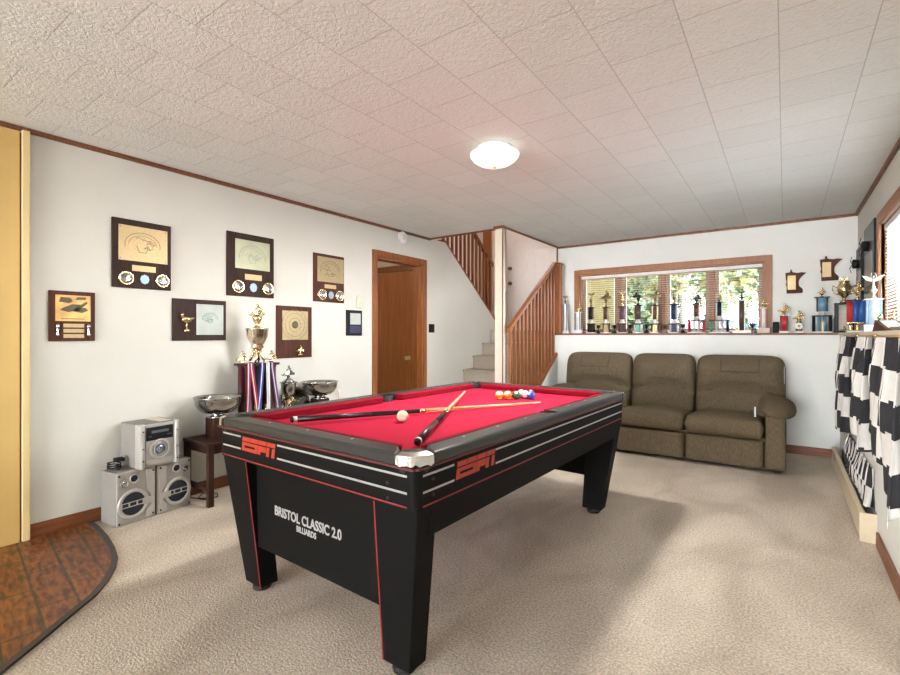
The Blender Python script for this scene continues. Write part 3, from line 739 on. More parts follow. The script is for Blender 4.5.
for s in (-1, 1):
    mb = MB(); a, b = sorted((s*.95, s*1.10)); mb.box(a, b, -.445, .34, .035, .50); mb.build('arm_panel', M_sofa, t, .03)
    mb = MB()
    prof = []
    N = 22
    vs = []; fs = []
    for j in range(N+1):
        q = j/N; y = -.50+.72*q
        k = max(0.02, (1-abs(2*q-1)**(3.2)))**.5
        if q < .5: k = max(.02, 1-(1-2*q)**2.6)**.5
        cx = s*1.035; cz = .530+.03*math.sin(q*PI)-.02*(1-q)
        for i in range(20):
            an = 2*PI*i/20; sg = lambda q: math.copysign(abs(q)**.8, q); vs.append((cx+.14*k*sg(math.cos(an)), y, cz+.085*k*sg(math.sin(an))*(1.0 if math.sin(an) > 0 else .6)-.02*math.cos(an)*s*k))
    for j in range(N):
        for i in range(20): fs.append((j*20+i, j*20+(i+1) % 20, (j+1)*20+(i+1) % 20, (j+1)*20+i))
    fs += [tuple(range(20)), tuple(N*20+i for i in range(20))]
    mb.add(vs, fs, True); mb.build('arm_pad', M_sofa, t)
mb = MB(); mb.box(-1.04, 1.04, .26, .40, .06, .80); mb.build('rear_frame', M_sofa, t, .03)
mb = MB(); mb.box(.862, .876, -.245, -.225, .455, .545); mb.build('white_tag', M_wplas, t, .003)
mb = MB(); mb.box(1.083, 1.087, .19, .21, .73, .90); mb.build('side_label', M_wplas, t, .001)
mb = MB()
for x in (-.315, .315): mb.cyl((x, -.452, .05), (x, -.452, .27), .004, n=6)
mb.build('panel_piping', M_sofad, t)

# ================================================================== STEREO ON THE FLOOR
M_sil = mat('silver_plastic', (.37, .35, .32), .4, .25, var=.06, scale=60)
M_sil2 = mat('light_silver_plastic', (.50, .48, .45), .32, .35, var=.05)
M_mesh = mat('dark_speaker_mesh', (.010, .013, .03), .7, var=.3, scale=400)
M_sidep = mat('grey_vinyl', (.23, .21, .19), .6, var=.06)
def disc(mb, y, z, r, x0, x1, n=28):   # disc facing +x
    mb.lathe([(0, x0), (r, x0), (r, x1-.002), (r*.97, x1), (0, x1)], (0, y, z), n, Matrix.Rotation(PI/2, 3, 'Y'))
def ringx(mb, y, z, r0, r1, x0, x1, n=32):
    mb.lathe([(r0, x0), (r1, x0), (r1, x1-.004), (r1-.004, x1), (r0+.004, x1), (r0, x1-.004), (r0, x0)], (0, y, z), n, Matrix.Rotation(PI/2, 3, 'Y'))
def speaker(label, x, y, s, rz):
    t = thing('loudspeaker', label, 'loudspeaker', (x, y, 0), rz, 'silver stereo speakers on the carpet')
    mb = MB(); mb.box(-.082, .09, -.117, .117, .001, .335); mb.build('cabinet', M_sidep, t, .004)
    mb = MB(); mb.box(.0902, .104, -.117, .117, .001, .335); f = mb.build('front_baffle', M_sil, t, .005)
    wy, wz = s*-.022, .125
    mb = MB(); ringx(mb, wy, wz, .072, .094, .104, .114); mb.build('woofer_ring', M_sil2, t)
    mb = MB(); disc(mb, wy, wz, .0718, .104, .108); w_ = mb.build('woofer', M_mesh, t)
    mb = MB(); mb.box(.1085, .1125, wy-.075, wy+.075, wz-.016, wz-.011); mb.box(.1085, .1125, wy-.075, wy+.075, wz+.011, wz+.016)
    for k in (-.075, -.03, .018, .066): mb.box(.1085, .1125, wy+k, wy+k+.008, wz-.011, wz+.011)
    mb.build('woofer_bar', M_sil2, w_)
    for (dy, dz, r, m_) in ((-.075, .262, .026, M_sil2), (-.015, .283, .030, M_sil2)):
        mb = MB(); ringx(mb, s*dy, dz, r*.72, r, .104, .110, 20); tw = mb.build('tweeter', m_, t)
        mb = MB(); disc(mb, s*dy, dz, r*.70, .104, .106, 20); 
        mb.build('tweeter_cone', M_mesh if r > .028 else M_silver, tw)
    # curved bracket beside the woofer
    mb = MB(); pts = [(s*.055, .325), (s*.108, .325), (s*.108, .015), (s*.055, .015), (s*.055, .06), (s*.085, .09), (s*.085, .16), (s*.06, .20), (s*.058, .26)]
    mb.prism(pts, 'x', .1042, .112); mb.prism([(s*.03, .105), (s*.10, .105), (s*.10, .145), (s*.03, .145)], 'x', .1125, .118); mb.build('side_bracket', M_sil2, t, .002)
    mb = MB()
    for dy, dz in ((-.104, .018), (-.104, .315), (.098, .03), (.098, .31)): disc(mb, s*dy, dz, .006, .112 if dy > 0 else .104, .1145 if dy > 0 else .107, 10)
    mb.build('screws', M_blackm, t)
speaker('left silver stereo speaker standing on the carpet edge', -3.500, 1.304, 1, math.radians(7))
speaker('right silver stereo speaker next to the dark bench', -3.528, 1.546, -1, math.radians(7))
t = thing('stereo_unit', 'silver compact stereo unit standing across both speakers', 'stereo', (-3.493, 1.435, .3358), math.radians(6))
mb = MB(); mb.box(-.12, .10, -.125, .125, .001, .285); mb.build('case', M_sidep, t, .006)
mb = MB(); mb.box(.1003, .116, -.092, .092, .004, .282); mb.build('front_panel', M_sil, t, .006)
for s in (-1, 1):
    mb = MB(); mb.prism([(.06, s*.127), (.118, s*.127), (.126, s*.115), (.126, s*.10), (.118, s*.094), (.06, s*.0945)], 'z', .001, .285); mb.build('side_pillar', M_sil2, t, .002)
mb = MB(); mb.box(.1163, .119, -.088, .085, .175, .262); dsp = mb.build('display', M_black, t, .002)
mb = MB(); mb.box(.1193, .1198, -.055, .055, .222, .238); mb.box(.1193, .1198, -.075, -.055, .200, .204); mb.box(.1193, .1198, .045, .075, .200, .204); mb.build('display_segments', mat('display_print', (.12, .13, .15), .4), dsp)
mb = MB(); ringx(mb, 0, .112, .050, .068, .116, .122); ringx(mb, 0, .112, .032, .041, .116, .124); mb.build('dial_rings', M_sil2, t)
mb = MB(); disc(mb, 0, .115, .027, .116, .130); k = mb.build('volume_dial', mat('blue_silver_dial', (.30, .36, .52), .2, .7), t)
mb = MB(); disc(mb, 0, .115, .012, .130, .132, 16); mb.build('dial_cap', M_silver, k)
mb = MB(); mb.box(.116, .119, -.085, .085, .018, .05); mb.build('tape_door', M_sil2, t, .003)
mb = MB(); mb.box(-.10, .08, .02, .10, .285, .2868); mb.build('top_label', M_ivory, t)
mb = MB()
for z in (.05, .13, .24): disc(mb, -.11, z, .005, .126, .128, 8); disc(mb, .11, z-.02, .005, .126, .128, 8)
mb.build('buttons', M_blackm, t)
t = thing('coiled_cable', 'coiled black cable with a small black box on the left speaker', 'cable', (-3.515, 1.235, .336))
pts = [(.045*math.cos(a*.5)+.004*math.sin(a*3), .035*math.sin(a*.5)-.003, .006+.0022*(a/2)) for a in range(0, 38)]
mb = MB(); mb.tube(pts, .004, 6); mb.build('cable', M_blackm, t)
mb = MB(); mb.box(-.02, .035, -.003, .048, .0495, .072); mb.build('adapter_box', M_blackm, t, .004)
mb = MB(); mb.tube([(-3.56, 1.73, .008), (-3.50, 1.76, .006), (-3.44, 1.80, .006), (-3.42, 1.86, .006), (-3.5, 1.90, .006), (-3.56, 1.82, .016), (-3.47, 1.74, .016), (-3.40, 1.78, .006)], .004, 6)
o = mb.build('power_cord', M_blackm); tag(o, 'loose black cord on the floor under the dark bench', 'cord')

# ================================================================== BENCH WITH TROPHIES
t = thing('wooden_bench', 'dark wooden bench holding bowls and the tall trophy', 'bench', (-3.43, 2.33, 0))
BT = .445; b0, b1 = -.63, .63
mb = MB(); mb.box(-.18, .18, b0, b1, BT-.022, BT); mb.build('bench_top', M_dark, t, .004)
mb = MB(); mb.box(-.15, .15, b0+.03, b1-.03, BT-.085, BT-.022); mb.build('apron', M_dark, t)
for x in (-.16, .16):
    for y in (b0+.025, b1-.025):
        mb = MB(); mb.box(x-.017, x+.017, y-.02, y+.02, .001, BT-.022); mb.build('leg', M_dark, t, .002)
for y in (b0+.025, b1-.025): mb = MB(); mb.box(-.143, .143, y-.01, y+.01, .10, .135); mb.build('stretcher', M_dark, t)

def bowl(name, label, x, y, z0, rim, h, box=None, group=None):
    t = thing(name, label, 'bowl', (x, y, z0))
    z = 0
    if box:
        mb = MB(); mb.box(-box[0], box[0], -box[0], box[0], .0005, box[1]); mb.build('wooden_plinth', M_dark, t, .004); z = box[1]
    r = rim
    prof = [(0, z), (r*.45, z), (r*.46, z+.006), (r*.30, z+.014), (r*.26, z+.022), (r*.34, z+.026), (r*.62, z+.036), (r*.82, z+h*.42), (r*.94, z+h*.66), (r*.965, z+h*.86), (r*1.0, z+h), (r*1.04, z+h+.003), (r*1.0, z+h+.006), (r*.945, z+h*.87), (r*.92, z+h*.66), (r*.80, z+h*.44), (r*.5, z+.044), (0, z+.040)]
    mb = MB(); mb.lathe(prof, n=36); mb.build('silver_bowl', M_silver, t)
    return t
BX = -3.42
bowl('trophy_bowl', 'silver bowl on a dark plinth at the left end of the bench', BX, 1.862, BT+.001, .162, .145, (.062, .15))
bowl('trophy_bowl', 'silver bowl right of the small silver cup, near the doorway', BX, 2.80, BT+.001, .16, .145, (.06, .185))

def rider(mb, L_, M=None, z=0):      # little sled and rider figure, facing local -x
    M = M or Matrix()
    def P(*p): return M @ Vector((p[0]*L_, p[1]*L_, z+p[2]*L_))
    mb.tube([P(-.50, .11, .10), P(-.38, .11, .03), (P(-.05, .11, .03))], .028*L_, 6); mb.tube([P(-.50, -.11, .10), P(-.38, -.11, .03), P(-.05, -.11, .03)], .028*L_, 6)
    mb.hexa([P(.42, -.10, .04), P(-.12, -.13, .06), P(-.12, .13, .06), P(.42, .10, .04)], [P(.48, -.08, .20), P(-.05, -.10, .26), P(-.05, .10, .26), P(.48, .08, .20)])
    mb.hexa([P(-.05, -.13, .06), P(-.42, -.09, .10), P(-.42, .09, .10), P(-.05, .13, .06)], [P(0, -.09, .36), P(-.30, -.06, .20), P(-.30, .06, .20), P(0, .09, .36)])
    mb.tube([P(.20, 0, .22), P(.16, 0, .40), P(.08, 0, .54)], [.11*L_, .12*L_, .07*L_], 8)
    mb.ball(P(.03, 0, .64), .09*L_, 6)
    for s in (-1, 1):
        mb.tube([P(.10, .10*s, .50), P(0, .16*s, .42), P(-.06, .10*s, .38)], .035*L_, 6); mb.tube([P(.22, .08*s, .24), P(.02, .14*s, .24), P(.06, .13*s, .10)], .05*L_, 6)
    return mb
def wings(mb, L_, z=0):       # winged victory figure
    mb.lathe([(.10*L_, z), (.11*L_, z+.05*L_), (.05*L_, z+.3*L_), (.075*L_, z+.55*L_), (.04*L_, z+.66*L_), (0, z+.68*L_)], n=10)
    mb.ball((0, 0, z+.75*L_), .065*L_, 6)
    for s in (-1, 1):
        mb.prism([(s*.05*L_, z+.45*L_), (s*.30*L_, z+.55*L_), (s*.52*L_, z+.85*L_), (s*.30*L_, z+.80*L_), (s*.05*L_, z+.62*L_)], 'y', -.02*L_, .03*L_)
        mb.tube([(s*.05*L_, 0, z+.58*L_), (s*.14*L_, -.03*L_, z+.78*L_), (s*.06*L_, 0, z+1.0*L_)], .025*L_, 6)
    return mb
def goblet(r, z, h): return [(0, z), (r*.55, z), (r*.5, z+h*.06), (r*.16, z+h*.18), (r*.14, z+h*.28), (r*.45, z+h*.42), (r*.8, z+h*.62), (r*.95, z+h*.88), (r*1.05, z+h), (r, z+h), (r*.9, z+h*.86), (r*.7, z+h*.62), (0, z+h*.45)]

# tall trophy with platform
M_maroon = mat('maroon_column', (.06, .010, .014), .35)
M_pgold = mat('pale_gold_metal', (.82, .72, .54), .2, 1.0, var=.12, scale=30)
TY = 2.18
t = thing('tall_trophy', 'tall gold cup trophy with dark platform, draped with medal ribbons', 'trophy', (BX, TY, BT+.001), PI/2)
mb = MB(); mb.box(-.14, .14, -.085, .085, 0, .045); mb.build('base', M_marble, t, .004)
mb = MB(); mb.box(-.145, .145, -.09, .09, .515, .533); mb.build('platform', M_plq, t, .004)
for x, y in ((-.100, -.05), (.100, -.05), (-.100, .05), (.100, .05)):
    mb = MB(); mb.lathe([(.034, .045), (.034, .06), (.029, .065), (.029, .495), (.034, .50), (.034, .515)], (x, y, 0), 14); mb.build('column', M_maroon, t)
mb = MB(); mb.lathe([(.04, .045), (.04, .06), (.034, .07), (.034, .49), (.04, .515)], (0, 0, 0), 14); mb.build('column', M_navy, t)
for x in (-.05, .05):
    mb = MB(); mb.lathe([(.02, .045), (.024, .12), (.012, .16), (.02, .20), (0, .21)], (x, -.05, 0), 12); mb.build('gold_figure', M_gold, t)
mb = MB()
for a in range(4):
    an = PI/4+a*PI/2; mb.tube([(.05*math.cos(an), .05*math.sin(an), .533), (.055*math.cos(an), .055*math.sin(an), .56), (.03*math.cos(an), .03*math.sin(an), .60), (.02*math.cos(an), .02*math.sin(an), .66)], [.012, .014, .010, .012], 7)
mb.build('eagle_feet', M_gold, t)
mb = MB(); mb.lathe([(.0, .64), (.035, .64), (.05, .66), (.042, .675), (.06, .70), (.078, .745), (.084, .80), (.088, .808), (.08, .808), (.074, .75), (.0, .69)], n=28); mb.build('cup', M_pgold, t)
mb = MB(); mb.lathe([(.0, .80), (.07, .805), (.03, .815), (.014, .83), (.018, .845), (.034, .875), (.04, .90), (.02, .905), (.01, .915), (0, .92)], n=16); mb.build('lid_riser', M_gold, t)
mb = MB(); rider(mb, .13, Matrix.Translation((0, 0, .905))); mb.build('figure', M_gold, t)
for s in (-1, 1):
    mb = MB(); mb.lathe([(.02, .533), (.012, .545), (.02, .56), (0, .565)], (s*.125, 0, 0), 10); rider(mb, .105, Matrix.Translation((s*.125, 0, .555))); mb.build('side_figure', M_gold, t)
# ribbons hanging from the platform
M_rr, M_rw, M_rb = mat('ribbon_red', (.34, .012, .025), .7), mat('ribbon_white', (.60, .58, .56), .7), mat('ribbon_blue', (.025, .04, .22), .7)
def ribbon(label, x0, x1, zb, cols, sw=.3):
    t = thing('medal_ribbon', label, 'medal', (BX, TY, BT+.001), PI/2, 'medal ribbons hung on the tall trophy')
    yf = -.095
    mb = MB(); wd = .03
    for (xa, xb, k) in ((x0, x1, 0),):
        path = [Vector((xa, .0, .5375+.001*k)), Vector((xa, yf+.004, .5375+.001*k)), Vector((xa, yf-.003*k, .53)), Vector((xa, yf-.003*k, .50)), Vector(((xa+xb)/2, yf-.007-.003*k, (.5+zb)/2)), Vector((xb, yf-.006-.003*k, zb+.02))]
        for c in range(4):
            mb.m(c if c < 3 else 0)
            vs = []
            for p in path: vs += [p+Vector((wd*(c/4-.5), 0, 0)), p+Vector((wd*((c+1)/4-.5), 0, 0))]
            mb.add(vs, [(2*i, 2*i+1, 2*i+3, 2*i+2) for i in range(len(path)-1)])
    o = mb.build('ribbon', cols, t); s_ = o.modifiers.new('thickness', 'SOLIDIFY'); s_.thickness = .0012
    mb = MB(); mb.lathe([(0, 0), (.026, 0), (.027, .003), (.024, .005), (0, .005)], (x1, yf-.010, zb-.006), 20, Matrix.Rotation(PI/2, 3, 'X')); mb.build('medal', M_gold, t)
ribbon('red-edged medal ribbon at the left end of the tall trophy', -0.128, -0.140, .12, [M_rr, M_rw, M_rb])
ribbon('red and white medal ribbon slanting over the left columns', -0.104, -0.062, .16, [M_rr, M_rw, M_rr])
ribbon('blue and white medal ribbon crossing the trophy middle', -0.012, -0.054, .11, [M_rb, M_rw, M_rb])
ribbon('white and green-grey medal ribbon right of the middle', 0.034, 0.036, .07, [M_rw, mat('ribbon_grey', (.35, .40, .38), .7), M_rw])
ribbon('red, white and blue medal ribbon at the right end', 0.074, 0.124, .15, [M_rb, M_rw, M_rr])

# small silver cup
t = thing('silver_cup_trophy', 'small silver cup trophy with a figure on its lid, right of the tall one', 'trophy', (BX, 2.47, BT+.001), PI/2)
mb = MB(); mb.box(-.06, .06, -.06, .06, 0, .10); mb.build('base', M_dark, t, .004)
mb = MB(); mb.lathe([(.055, .10), (.06, .115), (.03, .14), (.022, .18), (.035, .20), (0, .205)], n=18)
for a in range(3): mb.tube([(.05*math.cos(a*2.1), .05*math.sin(a*2.1), .16), (.06*math.cos(a*2.1), .06*math.sin(a*2.1), .19), (.03*math.cos(a*2.1), .03*math.sin(a*2.1), .235)], .010, 6)
mb.build('gold_stem', M_gold, t)
mb = MB(); mb.lathe([(0, .235), (.035, .237), (.05, .255), (.058, .30), (.062, .345), (.075, .355), (.068, .358), (.055, .345), (0, .33)], n=24); mb.build('cup', M_silver, t)
mb = MB(); mb.lathe([(.055, .356), (.04, .375), (.015, .39), (.012, .41), (0, .412)], n=16); rider(mb, .12, Matrix.Translation((0, 0, .41))); mb.build('figure', M_silver, t)
t = thing('silver_tray', 'round dark silver tray leaning against the wall beside the bowl', 'tray', (-3.53, 2.62, BT+.0015), PI/2)
mb = MB(); mb.lathe([(0, 0), (.12, 0), (.15, .012), (.152, .009), (.12, -.004), (0, -.004)], (0, -.0, .152), 32, Matrix.Rotation(math.radians(72), 3, 'X')); mb.build('dish', M_silver, t)
t = thing('candle', 'small ivory candle on the bench end by the doorway', 'candle', (-3.30, 2.925, BT+.001))
mb = MB(); mb.lathe([(.03, 0), (.03, .012), (.012, .02), (.012, .16), (.018, .165), (0, .165)], n=14); mb.build('holder', M_gold, t)
mb = MB(); mb.cyl((0, 0, .165), (0, 0, .265), .010, n=12); mb.build('wax', M_ivory, t)

# ================================================================== PLAQUES ON THE LEFT WALL
def plaque(label, px_, board=M_plq, depth=.016, name='wall_plaque', X=XL, group=None):
    (u0, va0, vb0), (u1, va1, vb1) = px_
    a = onX(u0, va0, X); b = onX(u1, va1, X); c = onX(u0, vb0, X); d = onX(u1, vb1, X)
    y0, y1 = a.y, b.y; z1 = (a.z+b.z)/2; z0 = (c.z+d.z)/2
    t = thing(name, label, 'plaque', (X+.0008, (y0+y1)/2, (z0+z1)/2), PI/2, group)
    W, H = y1-y0, z1-z0
    mb = MB(); mb.box(-W/2, W/2, -depth, 0, -H/2, H/2); mb.build('board', board, t, .003)
    return t, W, H, depth
def rect(t, name, m, W, H, x0, x1, z0, z1, y, th=.0012, bev=0):
    mb = MB(); mb.box(-W/2+x0*W, -W/2+x1*W, -y-th, -y, H/2-z1*H, H/2-z0*H); return mb.build(name, m, t, bev)
def emblem(parent, cx, cz, r, y, m=M_etch):      # etched arc and scroll lines
    mb = MB(); q = .0019
    mb.tube([(cx+r*math.cos(a), -y, cz+r*.78*math.sin(a)) for a in [PI*k/14 for k in range(-1, 16)]], q, 4)
    mb.tube([(cx+r*.8*math.cos(a), -y, cz+r*.6*math.sin(a)) for a in [PI*k/14 for k in range(0, 15)]], q*.7, 4)
    rnd = random.Random(int(cx*1000)+int(r*1e4))
    for k in range(7):
        x = cx+rnd.uniform(-.5, .5)*r; z = cz+rnd.uniform(-.35, .4)*r
        mb.tube([(x-r*.25, -y, z), (x-r*.08, -y, z+r*rnd.uniform(.05, .2)), (x+r*.08, -y, z-r*rnd.uniform(0, .15)), (x+r*.25, -y, z+r*.06)], q, 4)
    mb.tube([(cx-r*.35, -y, cz-r*.05), (cx-r*.2, -y, cz-r*.45), (cx+r*.2, -y, cz-r*.45), (cx+r*.3, -y, cz)], q, 4)
    return mb.build('engraving', m, parent)
def rosette(t, x, z, r, y, rimm=M_gold, face=M_silver):
    mb = MB(); mb.lathe([(0, 0), (r, 0), (r*1.02, .008), (r*.9, .013), (r*.78, .008), (0, .008)], (x, -y, z), 24, My); o = mb.build('medallion', rimm, t)
    mb = MB(); mb.lathe([(r*.76, .0082), (r*.70, .012), (r*.4, .010), (r*.2, .013), (0, .013)], (x, -y, z), 20, My); mb.build('medallion_face', face, o)
def rosette_row(t, W, H, y, fx, fz, r, pal):
    for x in fx: rosette(t, -W/2+x*W, H/2-fz*H, r, y, pal[0], pal[1])
    mb = MB(); c = (-W/2+sum(fx)/2*W, H/2-fz*H)
    mb.prism([(c[0]+r*.62*math.cos(k*PI/4), c[1]+r*.72*math.sin(k*PI/4)) for k in range(8)], 'y', -y-.004, -y); mb.build('blue_seal', mat('pale_blue_seal', (.28, .40, .46), .4, .3), t)
rm = (M_gold, M_silver)
t, W, H, dp = plaque('large walnut plaque with bright brass sheet and two medallions, leftmost of the upper row', ((111, 217, 286.7), (170, 226.5, 291)))
p = rect(t, 'brass_sheet', M_brass, W, H, .10, .93, .09, .60, dp, .0015); emblem(p, 0, H*.14, W*.30, dp+.0018); 
mb = MB()
for x in (.13, .90):
    for z in (.12, .57): mb.lathe([(.004, 0), (0, .003)], (-W/2+x*W, -dp-.0015, H/2-z*H), 8, My)
mb.build('pins', M_etch, p)
rect(t, 'name_strip', M_brass, W, H, .32, .72, .66, .745, dp); rosette_row(t, W, H, dp, (.22, .84), .86, W*.125, rm)
t, W, H, dp = plaque('walnut plaque with pale green-gold sheet and two medallions, above the tall trophy', ((226, 230.4, 295.3), (272.8, 239.3, 298.5)))
p = rect(t, 'brass_sheet', mat('pale_engraved_sheet', (.40, .40, .27), .4, .4, var=.15, scale=8), W, H, .16, .90, .10, .56, dp, .0015); emblem(p, .01, H*.14, W*.28, dp+.0018, M_green)
rect(t, 'name_strip', M_brass, W, H, .36, .72, .64, .73, dp); rosette_row(t, W, H, dp, (.22, .86), .85, W*.125, rm)
t, W, H, dp = plaque('walnut plaque with dull dark brass sheet and two medallions, right end of the upper row', ((312.7, 253, 301.8), (343, 257, 302.8)), M_plq2)
p = rect(t, 'brass_sheet', M_dbrass, W, H, .11, .98, .06, .58, dp, .0015); emblem(p, .01, H*.16, W*.32, dp+.0018)
rect(t, 'name_strip', M_brass, W, H, .34, .72, .63, .71, dp); rosette_row(t, W, H, dp, (.26, .84), .85, W*.14, rm)
t, W, H, dp = plaque('wide black plaque with a gold bird figure and white certificate', ((171.6, 298.4, 340.6), (225, 301, 340.5)), M_plq)
p = rect(t, 'certificate', M_cert, W, H, .42, .94, .11, .86, dp, .002); emblem(p, W*.18, .01, W*.15, dp+.0022, M_green)
mb = MB(); fx = -W*.28
mb.lathe([(.022, 0), (.024, .01), (.008, .018), (.008, .026), (0, .026)], (fx, -dp-.02, -H*.28), 10)
mb.ball((fx, -dp-.022, 0), .030, 8, (1.2, .55, .75)); mb.tube([(fx-.028, -dp-.022, .015), (fx-.034, -dp-.024, .035), (fx-.028, -dp-.026, .045)], [.012, .009, .010], 8)
mb.tube([(fx+.025, -dp-.022, .005), (fx+.055, -dp-.022, .015)], [.012, .005], 6); mb.tube([(fx, -dp-.02, -.02), (fx, -dp-.02, -H*.26+.02)], .006, 6)
mb.ball((fx+.005, -dp-.034, .004), .022, 6, (1.2, .4, .6)); mb.build('bird_figure', M_gold, t)
t, W, H, dp = plaque('tall mahogany plaque with dark round emblem and small gold figure, behind the silver cup', ((275.6, 305.6, 358.6), (310.7, 307, 357)), M_plq2)
p = rect(t, 'brass_sheet', M_dbrass, W, H, .15, .88, .09, .65, dp, .0015)
mb = MB()
for r in (.16, .28, .36): mb.tube([(W*r*math.cos(a), -dp-.0018, H*.14+W*r*math.sin(a)) for a in [2*PI*k/24 for k in range(24)]], .0016, 4, True)
mb.lathe([(W*.09, 0), (W*.09, .002), (0, .002)], (0, -dp-.0016, H*.14), 16, My); mb.build('engraving', M_etch, p)
mb = MB(); mb.lathe([(.022, 0), (.024, .008), (.008, .014), (.01, .03), (.02, .034), (0, .036)], (W*.10, -dp-.026, -H*.45), 12); rider(mb, .085, Matrix.Translation((W*.10, -dp-.026, -H*.45+.032))); mb.build('figure', M_gold, t)
t, W, H, dp = plaque('small walnut plaque with an orange racing scene, lowest at far left', ((48, 290.4, 341.6), (94.2, 292.6, 340.6)), M_plq2)
p = rect(t, 'racing_scene', mat('orange_gold_print', (.72, .45, .14), .35, .3, col2=(.45, .26, .08), scale=14), W, H, .13, .89, .08, .60, dp, .0015)
mb = MB()
def sq(pts): mb.prism([(x*W, z*H) for x, z in pts], 'y', -dp-.0022, -dp-.0016)
sq([(-.30, .28), (-.26, .38), (-.05, .37), (.0, .30), (-.08, .26)]); sq([(-.28, .12), (-.20, .17), (-.02, .24), (.18, .24), (.30, .31), (.33, .27), (.20, .17), (.10, .12), (-.10, .08)])
sq([(.0, .10), (.05, .16), (.28, .18), (.34, .12), (.2, .07)]); sq([(-.25, -.06), (-.25, -.045), (.25, -.045), (.25, -.06)]); sq([(.05, .33), (.1, .39), (.3, .39), (.28, .34)])
mb.build('printed_picture', M_etch, p)
for k in range(3): rect(t, 'name_strip', M_brass, W, H, .30, .75, .65+.105*k, .725+.105*k, dp)
mb = MB()
for s in (.17, .84): mb.lathe([(.008, -.04), (.010, -.03), (.005, -.01), (.010, .015), (.012, .028), (.006, .036), (0, .037)], (-W/2+s*W, -dp-.01, -H*.27), 10)
mb.build('small_trophies', M_silver, t)
t, W, H, dp = plaque('smallest black plaque with pale certificate, beside the doorway', ((345.6, 310, 335.7), (361, 310.6, 335.6)), M_blackm)
rect(t, 'certificate', M_cert, W, H, .22, .90, .12, .56, dp); rect(t, 'name_strip', M_navy, W, H, .2, .9, .6, .9, dp)

def wallbox(name, label, cat, u0, v0, u1, v1, d, m, X=XL):
    a = onX(u0, v0, X); b = onX(u1, v1, X); t = thing(name, label, cat, (X+.0008, (a.y+b.y)/2, (a.z+b.z)/2), PI/2); W, H = b.y-a.y, a.z-b.z
    mb = MB(); mb.box(-W/2, W/2, -d, 0, -H/2, H/2); mb.build('cover', m, t, .003); return t, W, H
t, W, H = wallbox('thermostat', 'ivory thermostat box on the wall above the smallest plaque', 'thermostat', 356, 295.5, 362.6, 308, .035, M_ivory)
mb = MB(); mb.box(-W*.35, W*.35, -.038, -.035, -H*.2, H*.05); mb.build('gauge', M_cream, t)
t, W, H = wallbox('light_switch', 'black light switch plate right of the doorway', 'switch', 428.6, 324, 434, 332.6, .008, M_blackm)
mb = MB(); mb.box(-W*.2, W*.2, -.016, -.008, -H*.12, H*.12); mb.build('toggle', M_black, t)
c = onX(401.7, 237.5, XL); t = thing('smoke_detector', 'round white smoke detector high on the left wall', 'smoke detector', (XL+.0008, c.y, c.z), PI/2)
mb = MB(); mb.lathe([(0, 0), (.068, 0), (.068, .02), (.055, .034), (.02, .036), (0, .036)], (0, 0, 0), 28, My); mb.build('cover', M_wplas, t)
mb = MB(); mb.lathe([(.03, .0345), (.03, .038), (0, .038)], (0, 0, 0), 16, My); mb.build('vent', M_ivory, t)

# Minnesota-shaped plaques on the back wall
def state_plaque(label, u0, u1, v0, v1):
    a = onY(u0, v0, YBU); b = onY(u1, v1, YBU); W, H = b.x-a.x, a.z-b.z
    t = thing('state_outline_plaque', label, 'plaque', ((a.x+b.x)/2, YBU-.0008, (a.z+b.z)/2), 0, 'state-shaped plaques on the back wall')
    pts = [(0, .86), (.22, .88), (.24, .98), (.30, 1), (.33, .89), (.45, .86), (.60, .84), (.75, .86), (1, .83), (.88, .76), (.76, .66), (.67, .56), (.64, .46), (.64, .36), (.67, .28), (.78, .20), (.83, .13), (.83, .04), (.80, 0), (.06, 0), (.06, .30), (.02, .36), (.05, .48), (.02, .66)]
    mb = MB(); mb.prism([(-W/2+x*W, -H/2+z*H) for x, z in pts], 'y', -.018, 0); mb.build('board', M_plq2, t, .002)
    mb = MB(); mb.box(-W/2+.11*W, -W/2+.50*W, -.020, -.018, -H/2+.15*H, -H/2+.74*H); mb.build('brass_sheet', M_brass, t)
state_plaque('state-shaped wooden plaque nearer the window, the lower of two', 785.3, 806.5, 270, 292.8)
state_plaque('state-shaped wooden plaque nearer the corner, the higher of two', 819.8, 842.5, 256.5, 280)

# ================================================================== TROPHIES ON THE BACK LEDGE
LT = LZ+.0225
def trophy_at(u, Y): return onY(u, 333, Y)
def block(t, name, m, w, z0, z1, d=None, bev=.002):
    d = d or w; mb = MB(); mb.box(-w/2, w/2, -d/2, d/2, z0, z1); return mb.build(name, m, t, bev)
def column(t, m, m2, w, z0, z1, x=0, y=0):
    mb = MB(); mb.lathe([(w/2, z0), (w/2, z1)], (x, y, 0), 12); c = mb.build('column', m, t)
    if m2:
        mb = MB()
        for k in (-1, 1): mb.box(x+k*w*.40-w*.09, x+k*w*.40+w*.09, y-w*.36, y-w*.26, z0, z1)
        mb.build('column_stripe', m2, c)
def riser(mb, z, h, r=.02): mb.lathe([(r*1.1, z), (r*.8, z+h*.15), (r*.3, z+h*.35), (r*.45, z+h*.5), (r*1.05, z+h*.8), (r*1.1, z+h*.95), (r*.5, z+h), (0, z+h)], n=12)
